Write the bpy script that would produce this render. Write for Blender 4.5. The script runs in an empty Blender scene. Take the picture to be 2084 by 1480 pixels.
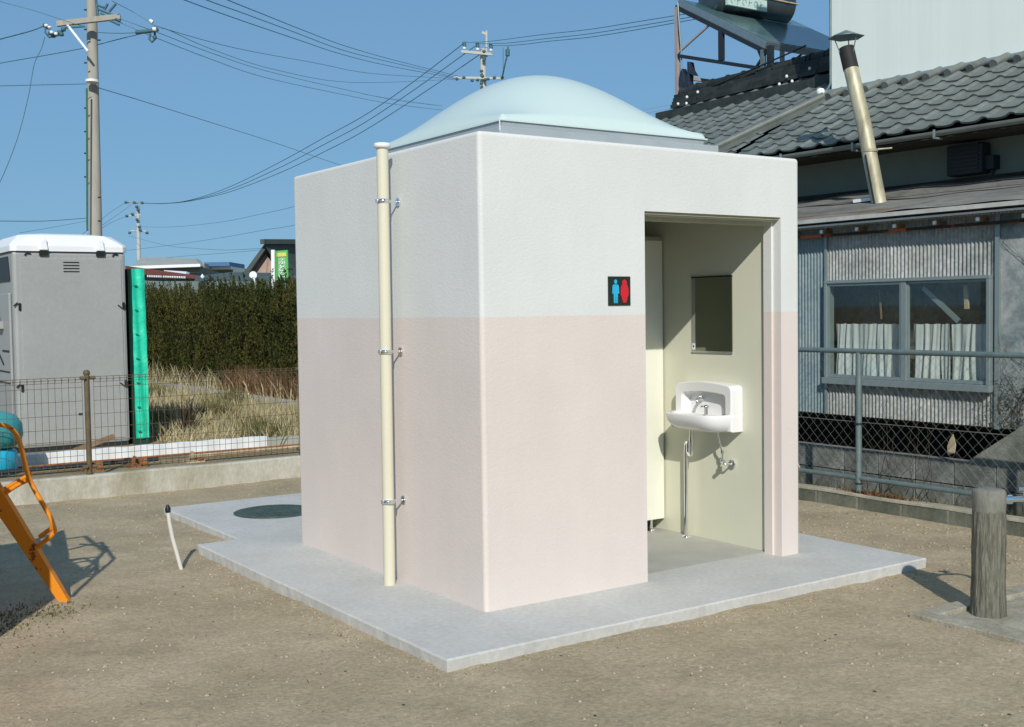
import bpy, bmesh, math, random
from mathutils import Vector, Matrix
import numpy as np
random.seed(7); rng = np.random.default_rng(7)
R = math.radians
scene = bpy.context.scene
C = scene.collection

# ------------------------------------------------------------------ camera
F_PX, CAM, YAW, PITCH, ROLL = 2366.78, Vector((-3.19567, -4.94701, 1.54603)), 0.59944, -0.04622, -0.01435
PW, PH = 2084.0, 1480.0
_f = Vector((math.sin(YAW)*math.cos(PITCH), math.cos(YAW)*math.cos(PITCH), math.sin(PITCH)))
_r = Vector((math.cos(YAW), -math.sin(YAW), 0)); _u = _r.cross(_f)
RIGHT = _r*math.cos(ROLL) + _u*math.sin(ROLL)
UP = -_r*math.sin(ROLL) + _u*math.cos(ROLL)
FWD = _f
cam = bpy.data.cameras.new('camera'); co = bpy.data.objects.new('camera', cam); C.objects.link(co)
cam.sensor_width = 36; cam.sensor_fit = 'HORIZONTAL'; cam.lens = 36*F_PX/PW
cam.clip_start = 0.05; cam.clip_end = 3000
M4 = Matrix((RIGHT, UP, -FWD)).transposed().to_4x4(); M4.translation = CAM
co.matrix_world = M4
scene.camera = co
scene.render.resolution_x, scene.render.resolution_y = 1024, 727

# ------------------------------------------------------------------ light
SUN_EL, SUN_H = R(32.5), Vector((-.542, -.840, 0)).normalized()      # horizontal direction to the sun
sun_dir = Vector((SUN_H.x*math.cos(SUN_EL), SUN_H.y*math.cos(SUN_EL), math.sin(SUN_EL)))
SKY_G, SKY_T = .30, (3.25, 5.75, 8.3)
w = bpy.data.worlds.new('World'); scene.world = w; w.use_nodes = True
wn = w.node_tree.nodes; wl = w.node_tree.links
bg = wn['Background']; sky = wn.new('ShaderNodeTexSky'); sky.sky_type = 'NISHITA'
sky.sun_disc = False; sky.sun_elevation = SUN_EL; sky.sun_rotation = math.atan2(SUN_H.x, SUN_H.y)
sky.altitude = 0; sky.air_density = 1.0; sky.dust_density = 0.0; sky.ozone_density = 3.0
sk1 = wn.new('ShaderNodeVectorMath'); sk1.operation = 'MULTIPLY'; sk1.inputs[1].default_value = (.1, .1, .1); wl.new(sky.outputs[0], sk1.inputs[0])
sk2 = wn.new('ShaderNodeGamma'); sk2.inputs[1].default_value = SKY_G; wl.new(sk1.outputs[0], sk2.inputs[0])
sk3 = wn.new('ShaderNodeVectorMath'); sk3.operation = 'MULTIPLY'; sk3.inputs[1].default_value = SKY_T; wl.new(sk2.outputs[0], sk3.inputs[0])
wl.new(sk3.outputs[0], bg.inputs[0]); bg.inputs[1].default_value = 0.08
sl = bpy.data.lights.new('sun', 'SUN'); sl.energy = 3.8; sl.angle = R(0.5); sl.color = (1.0, .955, .87)
so = bpy.data.objects.new('sun', sl); C.objects.link(so)
so.rotation_euler = sun_dir.to_track_quat('Z', 'Y').to_euler(); so.location = sun_dir*50
vs = scene.view_settings; vs.view_transform = 'Standard'; vs.look = 'None'; vs.exposure = 0.0; vs.gamma = 1
vs.use_curve_mapping = False
scene.render.engine = 'CYCLES'

# ------------------------------------------------------------------ pixel -> place helpers (photo pixels)
def ray(u, v): return FWD + RIGHT*((u-PW/2)/F_PX) - UP*((v-PH/2)/F_PX)
def on(u, v, ax, val):
    d = ray(u, v); return CAM + d*((val-CAM[ax])/d[ax])
def onX(u, v, x): return on(u, v, 0, x)
def onY(u, v, y): return on(u, v, 1, y)
def onZ(u, v, z): return on(u, v, 2, z)
def at(u, v, d): return CAM + ray(u, v)*d
def onP(u, v, p0, n):
    d = ray(u, v); n = Vector(n); return CAM + d*((Vector(p0)-CAM).dot(n)/d.dot(n))

# ------------------------------------------------------------------ materials
def srgb(r, g, b):
    f = lambda c: ((c/255+.055)/1.055)**2.4 if c > 10 else c/255/12.92
    return (f(r), f(g), f(b))
def new_mat(name):
    m = bpy.data.materials.new(name); m.use_nodes = True
    return m, m.node_tree.nodes, m.node_tree.links, m.node_tree.nodes['Principled BSDF']
def mat(name, col, rough=.7, metal=0, var=.12, scale=6, bump=0, bscale=60, col2=None, spec=.4, stretch=None, thr=None, rnd=0, fine=None, bdist=.01):
    m, N, L, b = new_mat(name)
    b.inputs['Roughness'].default_value = rough; b.inputs['Metallic'].default_value = metal
    b.inputs['Specular IOR Level'].default_value = spec
    tc = N.new('ShaderNodeTexCoord'); src = tc.outputs['Object']
    if stretch:
        mp = N.new('ShaderNodeMapping'); mp.inputs['Scale'].default_value = stretch; L.new(src, mp.inputs[0]); src = mp.outputs[0]
    nz = N.new('ShaderNodeTexNoise'); nz.inputs['Scale'].default_value = scale; nz.inputs['Detail'].default_value = 7
    nz.inputs['Roughness'].default_value = .65; L.new(src, nz.inputs[0])
    fac = nz.outputs[0]
    cr = N.new('ShaderNodeValToRGB'); L.new(fac, cr.inputs[0])
    lo = thr[0] if thr else .3; hi = thr[1] if thr else .7
    cr.color_ramp.elements[0].position = lo; cr.color_ramp.elements[1].position = hi
    c1 = [c*(1-var) for c in col]; c2 = col2 if col2 else [min(1, c*(1+var)) for c in col]
    cr.color_ramp.elements[0].color = (*c1, 1) if not col2 else (*col, 1); cr.color_ramp.elements[1].color = (*c2, 1)
    out = cr.outputs[0]
    if fine:
        n3 = N.new('ShaderNodeTexNoise'); n3.inputs['Scale'].default_value = fine[0]; n3.inputs['Detail'].default_value = 5
        L.new(src, n3.inputs[0])
        mr = N.new('ShaderNodeMapRange'); mr.inputs[1].default_value = .3; mr.inputs[2].default_value = .7
        mr.inputs[3].default_value = 1-fine[1]; mr.inputs[4].default_value = 1+fine[1]; L.new(n3.outputs[0], mr.inputs[0])
        hs = N.new('ShaderNodeHueSaturation'); L.new(mr.outputs[0], hs.inputs['Value']); L.new(out, hs.inputs['Color']); out = hs.outputs[0]
    if rnd:
        oi = N.new('ShaderNodeObjectInfo'); mr = N.new('ShaderNodeMapRange')
        mr.inputs[3].default_value = 1-rnd; mr.inputs[4].default_value = 1+rnd; L.new(oi.outputs['Random'], mr.inputs[0])
        hs = N.new('ShaderNodeHueSaturation'); L.new(mr.outputs[0], hs.inputs['Value']); L.new(out, hs.inputs['Color']); out = hs.outputs[0]
    L.new(out, b.inputs['Base Color'])
    if bump:
        n2 = N.new('ShaderNodeTexNoise'); n2.inputs['Scale'].default_value = bscale; n2.inputs['Detail'].default_value = 4
        L.new(src, n2.inputs[0])
        bp = N.new('ShaderNodeBump'); bp.inputs['Strength'].default_value = bump; bp.inputs['Distance'].default_value = bdist
        L.new(n2.outputs[0], bp.inputs['Height']); L.new(bp.outputs[0], b.inputs['Normal'])
    return m

M = {}
# toilet wall paint: cream white over pale pink, split at z = 1.51
def wall_paint():
    m, N, L, b = new_mat('stucco_paint')
    tc = N.new('ShaderNodeTexCoord'); sx = N.new('ShaderNodeSeparateXYZ'); L.new(tc.outputs['Object'], sx.inputs[0])
    nz = N.new('ShaderNodeTexNoise'); nz.inputs['Scale'].default_value = 25; L.new(tc.outputs['Object'], nz.inputs[0])
    ad = N.new('ShaderNodeMath'); ad.operation = 'MULTIPLY_ADD'; ad.inputs[1].default_value = .008; L.new(nz.outputs[0], ad.inputs[0]); L.new(sx.outputs[2], ad.inputs[2])
    gt = N.new('ShaderNodeMath'); gt.operation = 'GREATER_THAN'; gt.inputs[1].default_value = 1.514; L.new(ad.outputs[0], gt.inputs[0])
    mx = N.new('ShaderNodeMix'); mx.data_type = 'RGBA'; L.new(gt.outputs[0], mx.inputs[0])
    mx.inputs[6].default_value = (.70, .622, .572, 1); mx.inputs[7].default_value = (.69, .70, .675, 1)
    n2 = N.new('ShaderNodeTexNoise'); n2.inputs['Scale'].default_value = 2.2; n2.inputs['Detail'].default_value = 6; L.new(tc.outputs['Object'], n2.inputs[0])
    mr = N.new('ShaderNodeMapRange'); mr.inputs[1].default_value = .3; mr.inputs[2].default_value = .7; mr.inputs[3].default_value = .96; mr.inputs[4].default_value = 1.02
    L.new(n2.outputs[0], mr.inputs[0])
    mp = N.new('ShaderNodeMapping'); mp.inputs['Scale'].default_value = (9, 9, .6); L.new(tc.outputs['Object'], mp.inputs[0])
    n4 = N.new('ShaderNodeTexNoise'); n4.inputs['Scale'].default_value = 1.4; n4.inputs['Detail'].default_value = 5; L.new(mp.outputs[0], n4.inputs[0])
    mr4 = N.new('ShaderNodeMapRange'); mr4.inputs[1].default_value = .35; mr4.inputs[2].default_value = .7; mr4.inputs[3].default_value = .99; mr4.inputs[4].default_value = 1.005
    L.new(n4.outputs[0], mr4.inputs[0])
    mul = N.new('ShaderNodeMath'); mul.operation = 'MULTIPLY'; L.new(mr.outputs[0], mul.inputs[0]); L.new(mr4.outputs[0], mul.inputs[1])
    hs = N.new('ShaderNodeHueSaturation'); L.new(mul.outputs[0], hs.inputs['Value']); L.new(mx.outputs[2], hs.inputs['Color'])
    L.new(hs.outputs[0], b.inputs['Base Color']); b.inputs['Roughness'].default_value = .75; b.inputs['Specular IOR Level'].default_value = .25
    mp2 = N.new('ShaderNodeMapping'); mp2.inputs['Scale'].default_value = (1, 1, 1.7); L.new(tc.outputs['Object'], mp2.inputs[0])
    n3 = N.new('ShaderNodeTexNoise'); n3.inputs['Scale'].default_value = 42; n3.inputs['Detail'].default_value = 4; n3.inputs['Roughness'].default_value = .6
    L.new(mp2.outputs[0], n3.inputs[0])
    bp = N.new('ShaderNodeBump'); bp.inputs['Strength'].default_value = .22; bp.inputs['Distance'].default_value = .008
    L.new(n3.outputs[0], bp.inputs['Height']); L.new(bp.outputs[0], b.inputs['Normal'])
    return m
M['wall'] = wall_paint()
M['inner'] = mat('cream_lining', (.66, .66, .53), .5, var=.02, scale=3)
M['panel'] = mat('cubicle_panel_laminate', (.78, .78, .68), .4, var=.02)
M['frame'] = mat('olive_frame_paint', (.42, .40, .27), .5, var=.05)
M['slab'] = mat('new_concrete', (.48, .475, .445), .85, col2=(.555, .55, .52), scale=2.2, thr=(.3, .65), bump=.4, bscale=110, fine=(34, .08), bdist=.004)
M['floor_in'] = mat('mortar_floor', (.40, .40, .36), .85, var=.12, scale=2.5, bump=.4, bscale=60, bdist=.003)
M['curbc'] = mat('weathered_concrete', (.27, .24, .15), .9, col2=(.48, .465, .40), scale=1.6, thr=(.3, .55), bump=.5, bscale=50, stretch=(1, 1, .55), fine=(30, .1))
M['block'] = mat('concrete_block', (.11, .12, .085), .9, col2=(.21, .215, .17), scale=7, thr=(.35, .65), bump=.8, bscale=120, rnd=.18, fine=(60, .15))
M['block2'] = mat('grey_block', (.09, .095, .08), .9, col2=(.24, .25, .23), scale=3, thr=(.35, .6), bump=.8, bscale=100, rnd=.16, fine=(40, .15))
M['mortar'] = mat('mortar', (.22, .22, .19), .95, var=.15, scale=20, bump=.4)
M['cap'] = mat('mortar_cap', (.36, .33, .26), .95, var=.2, scale=5, bump=.5, fine=(30, .12))
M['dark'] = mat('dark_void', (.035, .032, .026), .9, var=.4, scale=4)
M['steel'] = mat('brushed_steel', (.55, .56, .56), .35, metal=.9, var=.1, scale=5)
M['flash'] = mat('grey_flashing', (.42, .46, .47), .45, metal=.3, var=.08, scale=4, spec=.5)
M['chrome'] = mat('chrome', (.85, .86, .86), .12, metal=1, var=.02)
M['pvc'] = mat('cream_pvc', (.66, .63, .49), .38, var=.03, scale=2)
M['ceramic'] = mat('white_ceramic', (.80, .80, .80), .12, var=.01, spec=.6)
M['black'] = mat('black_plastic', (.012, .014, .013), .45, var=.2)
M['signb'] = mat('sign_black', (.018, .026, .02), .35, var=.1)
M['signblue'] = mat('sign_blue', (.03, .42, .66), .4, var=.02)
M['signred'] = mat('sign_red', (.60, .02, .03), .4, var=.02)
M['iron'] = mat('manhole_iron', (.05, .08, .07), .6, metal=.3, col2=(.11, .15, .13), scale=9, bump=.4, bscale=40)
M['orange'] = mat('orange_paint', (.72, .23, .012), .45, var=.08, scale=3, col2=(.80, .27, .015), spec=.5)
def rusty(name, base, rust, thr=(.60, .66), scale=14, rough=.5):
    return mat(name, base, rough, col2=rust, scale=scale, thr=thr, bump=.2, bscale=50)
M['rustorange'] = rusty('chipped_orange_paint', (.74, .25, .012), (.18, .03, .01))
M['mesh'] = mat('brown_fence_paint', (.085, .06, .035), .6, col2=(.15, .12, .07), scale=12)
M['galv'] = mat('galvanised_blue_grey', (.17, .225, .225), .5, metal=.35, var=.15, scale=10, fine=(60, .1))
M['chain'] = mat('chain_wire', (.26, .28, .26), .45, metal=.6, var=.1)
M['toiletg'] = mat('grey_polyethylene', (.335, .345, .335), .5, var=.06, scale=1.5, fine=(30, .04))
M['toiletw'] = mat('white_polyethylene', (.80, .81, .82), .45, var=.03)
M['green'] = mat('green_sheet', (.01, .50, .31), .45, col2=(.03, .66, .44), scale=3, bump=.6, bscale=9, bdist=.03)
M['white'] = mat('white_paint', (.76, .78, .80), .5, var=.04, scale=5)
M['teal'] = mat('teal_plastic', (.05, .32, .34), .4, var=.12)
M['blue'] = mat('blue_plastic', (.02, .48, .70), .4, var=.08)
M['rust'] = mat('rusty_steel', (.16, .055, .02), .8, col2=(.40, .17, .06), scale=10, bump=.3)
M['bamboo'] = mat('old_pipe', (.30, .22, .12), .6, col2=(.62, .52, .36), scale=8)
M['polec'] = mat('pole_concrete', (.36, .34, .29), .85, var=.12, scale=3, stretch=(3, 3, .4))
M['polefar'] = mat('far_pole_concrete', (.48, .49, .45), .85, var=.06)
M['cable'] = mat('cable_sheath', (.05, .13, .155), .6, var=.1)
M['insul'] = mat('insulator_porcelain', (.78, .80, .80), .3, var=.03)
M['tile'] = mat('grey_smoked_tile', (.10, .118, .11), .5, col2=(.165, .185, .17), scale=4, rnd=.22, fine=(30, .12), spec=.5)
M['tiledark'] = mat('dark_roof_tile', (.018, .024, .024), .6, col2=(.045, .055, .052), scale=7, rnd=.3, spec=.3)  # darker in tone than the main roof tile
M['siding'] = mat('pale_siding', (.80, .86, .80), .6, var=.03, scale=.8, stretch=(1, 5, .25), fine=(3, .02))
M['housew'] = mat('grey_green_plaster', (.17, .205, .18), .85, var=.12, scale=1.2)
M['leanroof'] = mat('weathered_roof_sheet', (.12, .115, .10), .75, col2=(.27, .26, .23), scale=2.5, stretch=(1, .35, 1), bump=.3, fine=(20, .15))
M['corr'] = mat('weathered_corrugated_sheet', (.24, .26, .25), .7, metal=.05, col2=(.44, .45, .43), scale=2.6, thr=(.35, .68), fine=(30, .25))
M['corrblue'] = mat('bluish_corrugated_sheet', (.13, .21, .24), .7, metal=.05, col2=(.27, .33, .34), scale=2.2, fine=(25, .14))
M['awn'] = mat('awning_sheet', (.46, .46, .42), .6, var=.2, scale=5)
M['plaster'] = mat('stained_plaster', (.13, .18, .19), .85, col2=(.33, .35, .34), scale=2.3, thr=(.38, .56), bump=.3, fine=(16, .18))
M['alu'] = mat('aluminium_frame', (.27, .33, .33), .45, metal=.4, var=.06)
M['curtain'] = mat('white_curtain', (.55, .56, .55), .9, var=.12, scale=4)
M['junk'] = mat('stained_board', (.05, .06, .05), .8, col2=(.26, .27, .22), scale=5, thr=(.4, .65))
M['wood'] = mat('old_wood', (.16, .10, .055), .8, col2=(.28, .19, .11), scale=8, stretch=(1, .2, 1))
M['rafter'] = mat('red_brown_wood', (.03, .015, .01), .7, col2=(.50,.10,.025), scale=2.3, thr=(.5,.56))
M['stove'] = mat('stained_flue', (.20, .18, .11), .55, metal=.3, col2=(.55, .52, .38), scale=3, stretch=(2, 2, .5), thr=(.3, .6))
M['soot'] = mat('soot_metal', (.02, .02, .02), .7, var=.3)
M['cowl'] = mat('cowl_sheet', (.16, .21, .22), .5, metal=.5, var=.1)
M['framepost'] = mat('pinkish_galvanised', (.42, .36, .34), .6, metal=.2, var=.12)
M['darksteel'] = mat('dark_steel', (.025, .035, .045), .6, metal=.3, var=.2)
M['glassp'] = mat('collector_glass', (.035, .10, .12), .22, var=.5, scale=.9, col2=(.16, .22, .19), thr=(.35, .75), spec=.7)
M['tank'] = mat('tank_sheet', (.02, .03, .03), .35, metal=.4, col2=(.09, .13, .15), scale=2, spec=.6)
M['tanktop'] = mat('tank_lid_sheet', (.24, .30, .33), .3, metal=.5, var=.1)
M['plate'] = mat('nameplate', (.50, .66, .60), .5, var=.06)
M['hose'] = mat('white_conduit', (.60, .60, .55), .5, var=.05)
M['post'] = mat('faux_bark_concrete', (.085, .08, .055), .9, col2=(.20, .195, .155), scale=26, thr=(.34, .62), stretch=(2.2, 2.2, .30), bump=1.0, bscale=40, bdist=.012, fine=(60, .2))
M['posttop'] = mat('grey_concrete_top', (.15, .148, .12), .85, col2=(.24,.238,.20), scale=22, bump=.4, stretch=(2,2,.6))
M['hroof'] = mat('far_grey_roof', (.07,.09,.085), .8, var=.15, scale=1)
M['hroof2'] = mat('far_pale_roof', (.34, .36, .33), .8, var=.1, scale=1)
M['hpink'] = mat('pink_plaster', (.42, .30, .25), .85, var=.06)
M['hwall'] = mat('far_dark_wall', (.13, .16, .15), .85, var=.2, scale=.6)
M['redroof'] = mat('brown_red_roof', (.16, .055, .045), .7, var=.15)
M['bluesheet'] = mat('blue_sheet', (.06, .16, .34), .6, var=.1)
M['sgreen'] = mat('green_sign_face', (.08, .42, .08), .5, var=.08)
M['syellow'] = mat('yellow_sign_face', (.60, .60, .12), .5, var=.08)
M['stone'] = mat('pebble', (.50, .41, .30), .8, var=.2, rnd=.2, scale=30)
M['vine'] = mat('vine_stem', (.05, .035, .02), .8, var=.3)

def dome_mat():
    m, N, L, b = new_mat('frosted_dome_acrylic')
    b.inputs['Base Color'].default_value = (.58, .70, .67, 1); b.inputs['Roughness'].default_value = .28
    b.inputs['Specular IOR Level'].default_value = .55
    tr = N.new('ShaderNodeBsdfTranslucent'); tr.inputs[0].default_value = (.55, .76, .76, 1)
    mx = N.new('ShaderNodeMixShader'); mx.inputs[0].default_value = .035
    out = [n for n in N if n.type == 'OUTPUT_MATERIAL'][0]
    L.new(b.outputs[0], mx.inputs[1]); L.new(tr.outputs[0], mx.inputs[2]); L.new(mx.outputs[0], out.inputs[0])
    return m
M['dome'] = dome_mat()
def mirror_mat():
    m, N, L, b = new_mat('mirror_glass'); b.inputs['Metallic'].default_value = 1
    b.inputs['Base Color'].default_value = (.20, .21, .15, 1); b.inputs['Roughness'].default_value = .02; return m
M['mirror'] = mirror_mat()
def glass_mat():
    m, N, L, b = new_mat('window_glass')
    b.inputs['Base Color'].default_value = (.8, .9, .88, 1); b.inputs['Roughness'].default_value = .03
    tr = N.new('ShaderNodeBsdfTransparent'); tr.inputs[0].default_value = (.93, .96, .95, 1)
    gl = N.new('ShaderNodeBsdfGlossy'); gl.inputs['Roughness'].default_value = .03
    mx = N.new('ShaderNodeMixShader'); mx.inputs[0].default_value = .06
    out = [n for n in N if n.type == 'OUTPUT_MATERIAL'][0]
    L.new(tr.outputs[0], mx.inputs[1]); L.new(gl.outputs[0], mx.inputs[2]); L.new(mx.outputs[0], out.inputs[0]); return m
M['glass'] = glass_mat()
def leaf_mat(name, stops, scale=1.2, trans=.25):
    """colour per leaf from random-per-island plus large noise"""
    m, N, L, b = new_mat(name)
    g = N.new('ShaderNodeNewGeometry'); tc = N.new('ShaderNodeTexCoord')
    nz = N.new('ShaderNodeTexNoise'); nz.inputs['Scale'].default_value = scale; L.new(tc.outputs['Object'], nz.inputs[0])
    ma = N.new('ShaderNodeMath'); ma.operation = 'MULTIPLY_ADD'; ma.inputs[1].default_value = .45; ma.inputs[2].default_value = 0
    L.new(g.outputs['Random Per Island'], ma.inputs[0])
    mb = N.new('ShaderNodeMath'); mb.operation = 'MULTIPLY_ADD'; mb.inputs[1].default_value = .6; L.new(nz.outputs[0], mb.inputs[0]); L.new(ma.outputs[0], mb.inputs[2])
    cr = N.new('ShaderNodeValToRGB'); L.new(mb.outputs[0], cr.inputs[0])
    cr.color_ramp.elements[0].position = stops[0][0]; cr.color_ramp.elements[0].color = (*stops[0][1], 1)
    cr.color_ramp.elements[1].position = stops[-1][0]; cr.color_ramp.elements[1].color = (*stops[-1][1], 1)
    for p, c in stops[1:-1]:
        e = cr.color_ramp.elements.new(p); e.color = (*c, 1)
    L.new(cr.outputs[0], b.inputs['Base Color']); b.inputs['Roughness'].default_value = .7; b.inputs['Specular IOR Level'].default_value = .2
    if trans:
        tr = N.new('ShaderNodeBsdfTranslucent'); L.new(cr.outputs[0], tr.inputs[0])
        mx = N.new('ShaderNodeMixShader'); mx.inputs[0].default_value = trans
        out = [n for n in N if n.type == 'OUTPUT_MATERIAL'][0]
        L.new(b.outputs[0], mx.inputs[1]); L.new(tr.outputs[0], mx.inputs[2]); L.new(mx.outputs[0], out.inputs[0])
    return m
M['hedge'] = leaf_mat('conifer_leaf', [(.2, (.014, .028, .008)), (.45, (.040, .052, .012)), (.72, (.115, .10, .022)), (.95, (.20, .15, .04))])
M['straw'] = leaf_mat('dry_grass', [(.2, (.20, .15, .07)), (.40, (.40, .33, .17)), (.55, (.60, .53, .35)), (.66, (.34, .29, .14)), (.8, (.55, .50, .33)), (.9, (.20, .21, .07))], scale=1.6, trans=.15)
M['deadleaf'] = leaf_mat('reddish_weed', [(.2, (.07, .04, .02)), (.6, (.20, .10, .05)), (.9, (.34, .24, .12))], scale=1)
M['weed'] = leaf_mat('low_weed', [(.2, (.07, .08, .025)), (.6, (.16, .15, .05)), (.9, (.30, .26, .13))], scale=3)
M['vineleaf'] = leaf_mat('vine_leaf', [(.2, (.03, .035, .015)), (.6, (.08, .08, .03)), (.9, (.14, .12, .05))], scale=3)

def ground_mat(name, c1, c2, c3):
    m, N, L, b = new_mat(name)
    tc = N.new('ShaderNodeTexCoord'); o = tc.outputs['Object']
    def noise(s, d=6, r=.6):
        n = N.new('ShaderNodeTexNoise'); n.inputs['Scale'].default_value = s; n.inputs['Detail'].default_value = d; n.inputs['Roughness'].default_value = r; L.new(o, n.inputs[0]); return n
    n1 = noise(1.3, 8, .7); cr = N.new('ShaderNodeValToRGB'); L.new(n1.outputs[0], cr.inputs[0])
    cr.color_ramp.elements[0].position = .35; cr.color_ramp.elements[0].color = (*c1, 1)
    cr.color_ramp.elements[1].position = .62; cr.color_ramp.elements[1].color = (*c2, 1)
    n2 = noise(45, 6, .75); mr = N.new('ShaderNodeMapRange'); mr.inputs[1].default_value = .3; mr.inputs[2].default_value = .7; mr.inputs[3].default_value = .68; mr.inputs[4].default_value = 1.25; L.new(n2.outputs[0], mr.inputs[0])
    hs = N.new('ShaderNodeHueSaturation'); L.new(mr.outputs[0], hs.inputs['Value']); L.new(cr.outputs[0], hs.inputs['Color'])
    vo = N.new('ShaderNodeTexVoronoi'); vo.inputs['Scale'].default_value = 26; L.new(o, vo.inputs[0])
    lt = N.new('ShaderNodeMath'); lt.operation = 'LESS_THAN'; lt.inputs[1].default_value = .16; L.new(vo.outputs['Distance'], lt.inputs[0])
    n5 = noise(5, 3); gt = N.new('ShaderNodeMath'); gt.operation = 'GREATER_THAN'; gt.inputs[1].default_value = .56; L.new(n5.outputs[0], gt.inputs[0])
    ml = N.new('ShaderNodeMath'); ml.operation = 'MULTIPLY'; L.new(lt.outputs[0], ml.inputs[0]); L.new(gt.outputs[0], ml.inputs[1])
    ml2 = N.new('ShaderNodeMath'); ml2.operation = 'MULTIPLY'; ml2.inputs[1].default_value = .55; L.new(ml.outputs[0], ml2.inputs[0])
    mx = N.new('ShaderNodeMix'); mx.data_type = 'RGBA'; L.new(ml2.outputs[0], mx.inputs[0]); L.new(hs.outputs[0], mx.inputs[6]); mx.inputs[7].default_value = (*c3, 1)
    L.new(mx.outputs[2], b.inputs['Base Color']); b.inputs['Roughness'].default_value = .95; b.inputs['Specular IOR Level'].default_value = .15
    n3 = noise(28, 8, .7); bp = N.new('ShaderNodeBump'); bp.inputs['Strength'].default_value = .7; bp.inputs['Distance'].default_value = .014
    L.new(n3.outputs[0], bp.inputs['Height']); L.new(bp.outputs[0], b.inputs['Normal'])
    return m
M['yard'] = ground_mat('yard_sand', (.35, .285, .185), (.47, .385, .26), (.62, .50, .37))
M['field'] = ground_mat('dry_field_soil', (.26, .20, .11), (.38, .30, .18), (.45, .38, .26))

# ------------------------------------------------------------------ mesh building
ORG = {}
def origin(o): return ORG.get(o.name, Vector((0, 0, 0)))
class MB:
    def __init__(s): s.v = []; s.f = []; s.sm = []
    def add(s, vs_, fs, smooth=False):
        k = len(s.v); s.v += [tuple(v) for v in vs_]; s.f += [tuple(i+k for i in f) for f in fs]; s.sm += [smooth]*len(fs); return s
    def box(s, a, b):
        x0, y0, z0 = a; x1, y1, z1 = b
        return s.add([(x0,y0,z0),(x1,y0,z0),(x1,y1,z0),(x0,y1,z0),(x0,y0,z1),(x1,y0,z1),(x1,y1,z1),(x0,y1,z1)],
              [(0,3,2,1),(4,5,6,7),(0,1,5,4),(1,2,6,5),(2,3,7,6),(3,0,4,7)])
    def bar(s, p, q, wd, ht, up=(0,0,1)):
        p = Vector(p); q = Vector(q); d = (q-p).normalized(); a = d.cross(Vector(up))
        if a.length < 1e-4: a = d.cross(Vector((1,0,0)))
        a.normalize(); b = a.cross(d).normalized()
        v = [e + a*sx*wd/2 + b*sy*ht/2 for e in (p, q) for sx, sy in ((-1,-1),(1,-1),(1,1),(-1,1))]
        return s.add(v, [(0,1,2,3),(7,6,5,4),(0,4,5,1),(1,5,6,2),(2,6,7,3),(3,7,4,0)])
    def tube(s, pts, r, n=10, cap=True, smooth=True):
        pts = [Vector(p) for p in pts]; rs = r if isinstance(r, (list, tuple)) else [r]*len(pts)
        ref = None; rings = []
        for i, p in enumerate(pts):
            d = (pts[min(i+1, len(pts)-1)] - pts[max(i-1, 0)]).normalized()
            if ref is None:
                ref = d.cross(Vector((0,0,1)));
                if ref.length < .05: ref = d.cross(Vector((1,0,0)))
            ref = (ref - d*ref.dot(d)).normalized(); b = d.cross(ref)
            rings.append([p + (ref*math.cos(2*math.pi*k/n) + b*math.sin(2*math.pi*k/n))*rs[i] for k in range(n)])
        v = [x for rg in rings for x in rg]; f = []
        for i in range(len(pts)-1):
            for k in range(n): f.append((i*n+k, i*n+(k+1)%n, (i+1)*n+(k+1)%n, (i+1)*n+k))
        s.add(v, f, smooth)
        if cap: s.add(rings[0], [tuple(reversed(range(n)))]); s.add(rings[-1], [tuple(range(n))])
        return s
    def lathe(s, prof, c=(0,0,0), n=32, smooth=True, sx=1, sy=1):
        c = Vector(c); v = []; f = []
        for r, z in prof:
            for k in range(n):
                a = 2*math.pi*k/n; v.append(c+Vector((r*sx*math.cos(a), r*sy*math.sin(a), z)))
        for i in range(len(prof)-1):
            for k in range(n): f.append((i*n+k, i*n+(k+1)%n, (i+1)*n+(k+1)%n, (i+1)*n+k))
        s.add(v, f, smooth); s.add(v[:n], [tuple(reversed(range(n)))]); s.add(v[-n:], [tuple(range(n))]); return s
    def prism(s, poly, d):
        """poly: list of 3D points, extruded by vector d"""
        poly = [Vector(p) for p in poly]; d = Vector(d); n = len(poly)
        return s.add(poly+[p+d for p in poly], [tuple(range(n)), tuple(reversed(range(n, 2*n)))] + [(i, i+n, (i+1) % n+n, (i+1) % n) for i in range(n)])
    def grid(s, fn, nu, nv, smooth=True):
        v = [fn(i/nu, j/nv) for j in range(nv+1) for i in range(nu+1)]
        f = [(j*(nu+1)+i, j*(nu+1)+i+1, (j+1)*(nu+1)+i+1, (j+1)*(nu+1)+i) for j in range(nv) for i in range(nu)]
        return s.add(v, f, smooth)
    def mesh(s, name, m, org=Vector((0,0,0)), fix=True):
        me = bpy.data.meshes.new(name); me.from_pydata([Vector(v)-org for v in s.v], [], s.f)
        me.polygons.foreach_set('use_smooth', s.sm); me.materials.append(m)
        if fix:
            bm = bmesh.new(); bm.from_mesh(me); bmesh.ops.recalc_face_normals(bm, faces=bm.faces); bm.to_mesh(me); bm.free()
        return me
    def build(s, name, m, parent=None, bevel=0, loc=None, fix=True):
        org = origin(parent) if parent else (Vector(loc) if loc is not None else Vector((0,0,0)))
        o = bpy.data.objects.new(name, s.mesh(name, m, org, fix)); C.objects.link(o)
        if parent: o.parent = parent
        else: o.location = org
        ORG[o.name] = org.copy()
        if bevel:
            b = o.modifiers.new('bevel', 'BEVEL'); b.width = bevel; b.segments = 2; b.limit_method = 'ANGLE'; b.angle_limit = R(40); b.harden_normals = False
        return o
def tag(o, label=None, cat=None, group=None, kind=None):
    if label: o['label'] = label
    if cat: o['category'] = cat
    if group: o['group'] = group
    if kind: o['kind'] = kind
    return o
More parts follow.
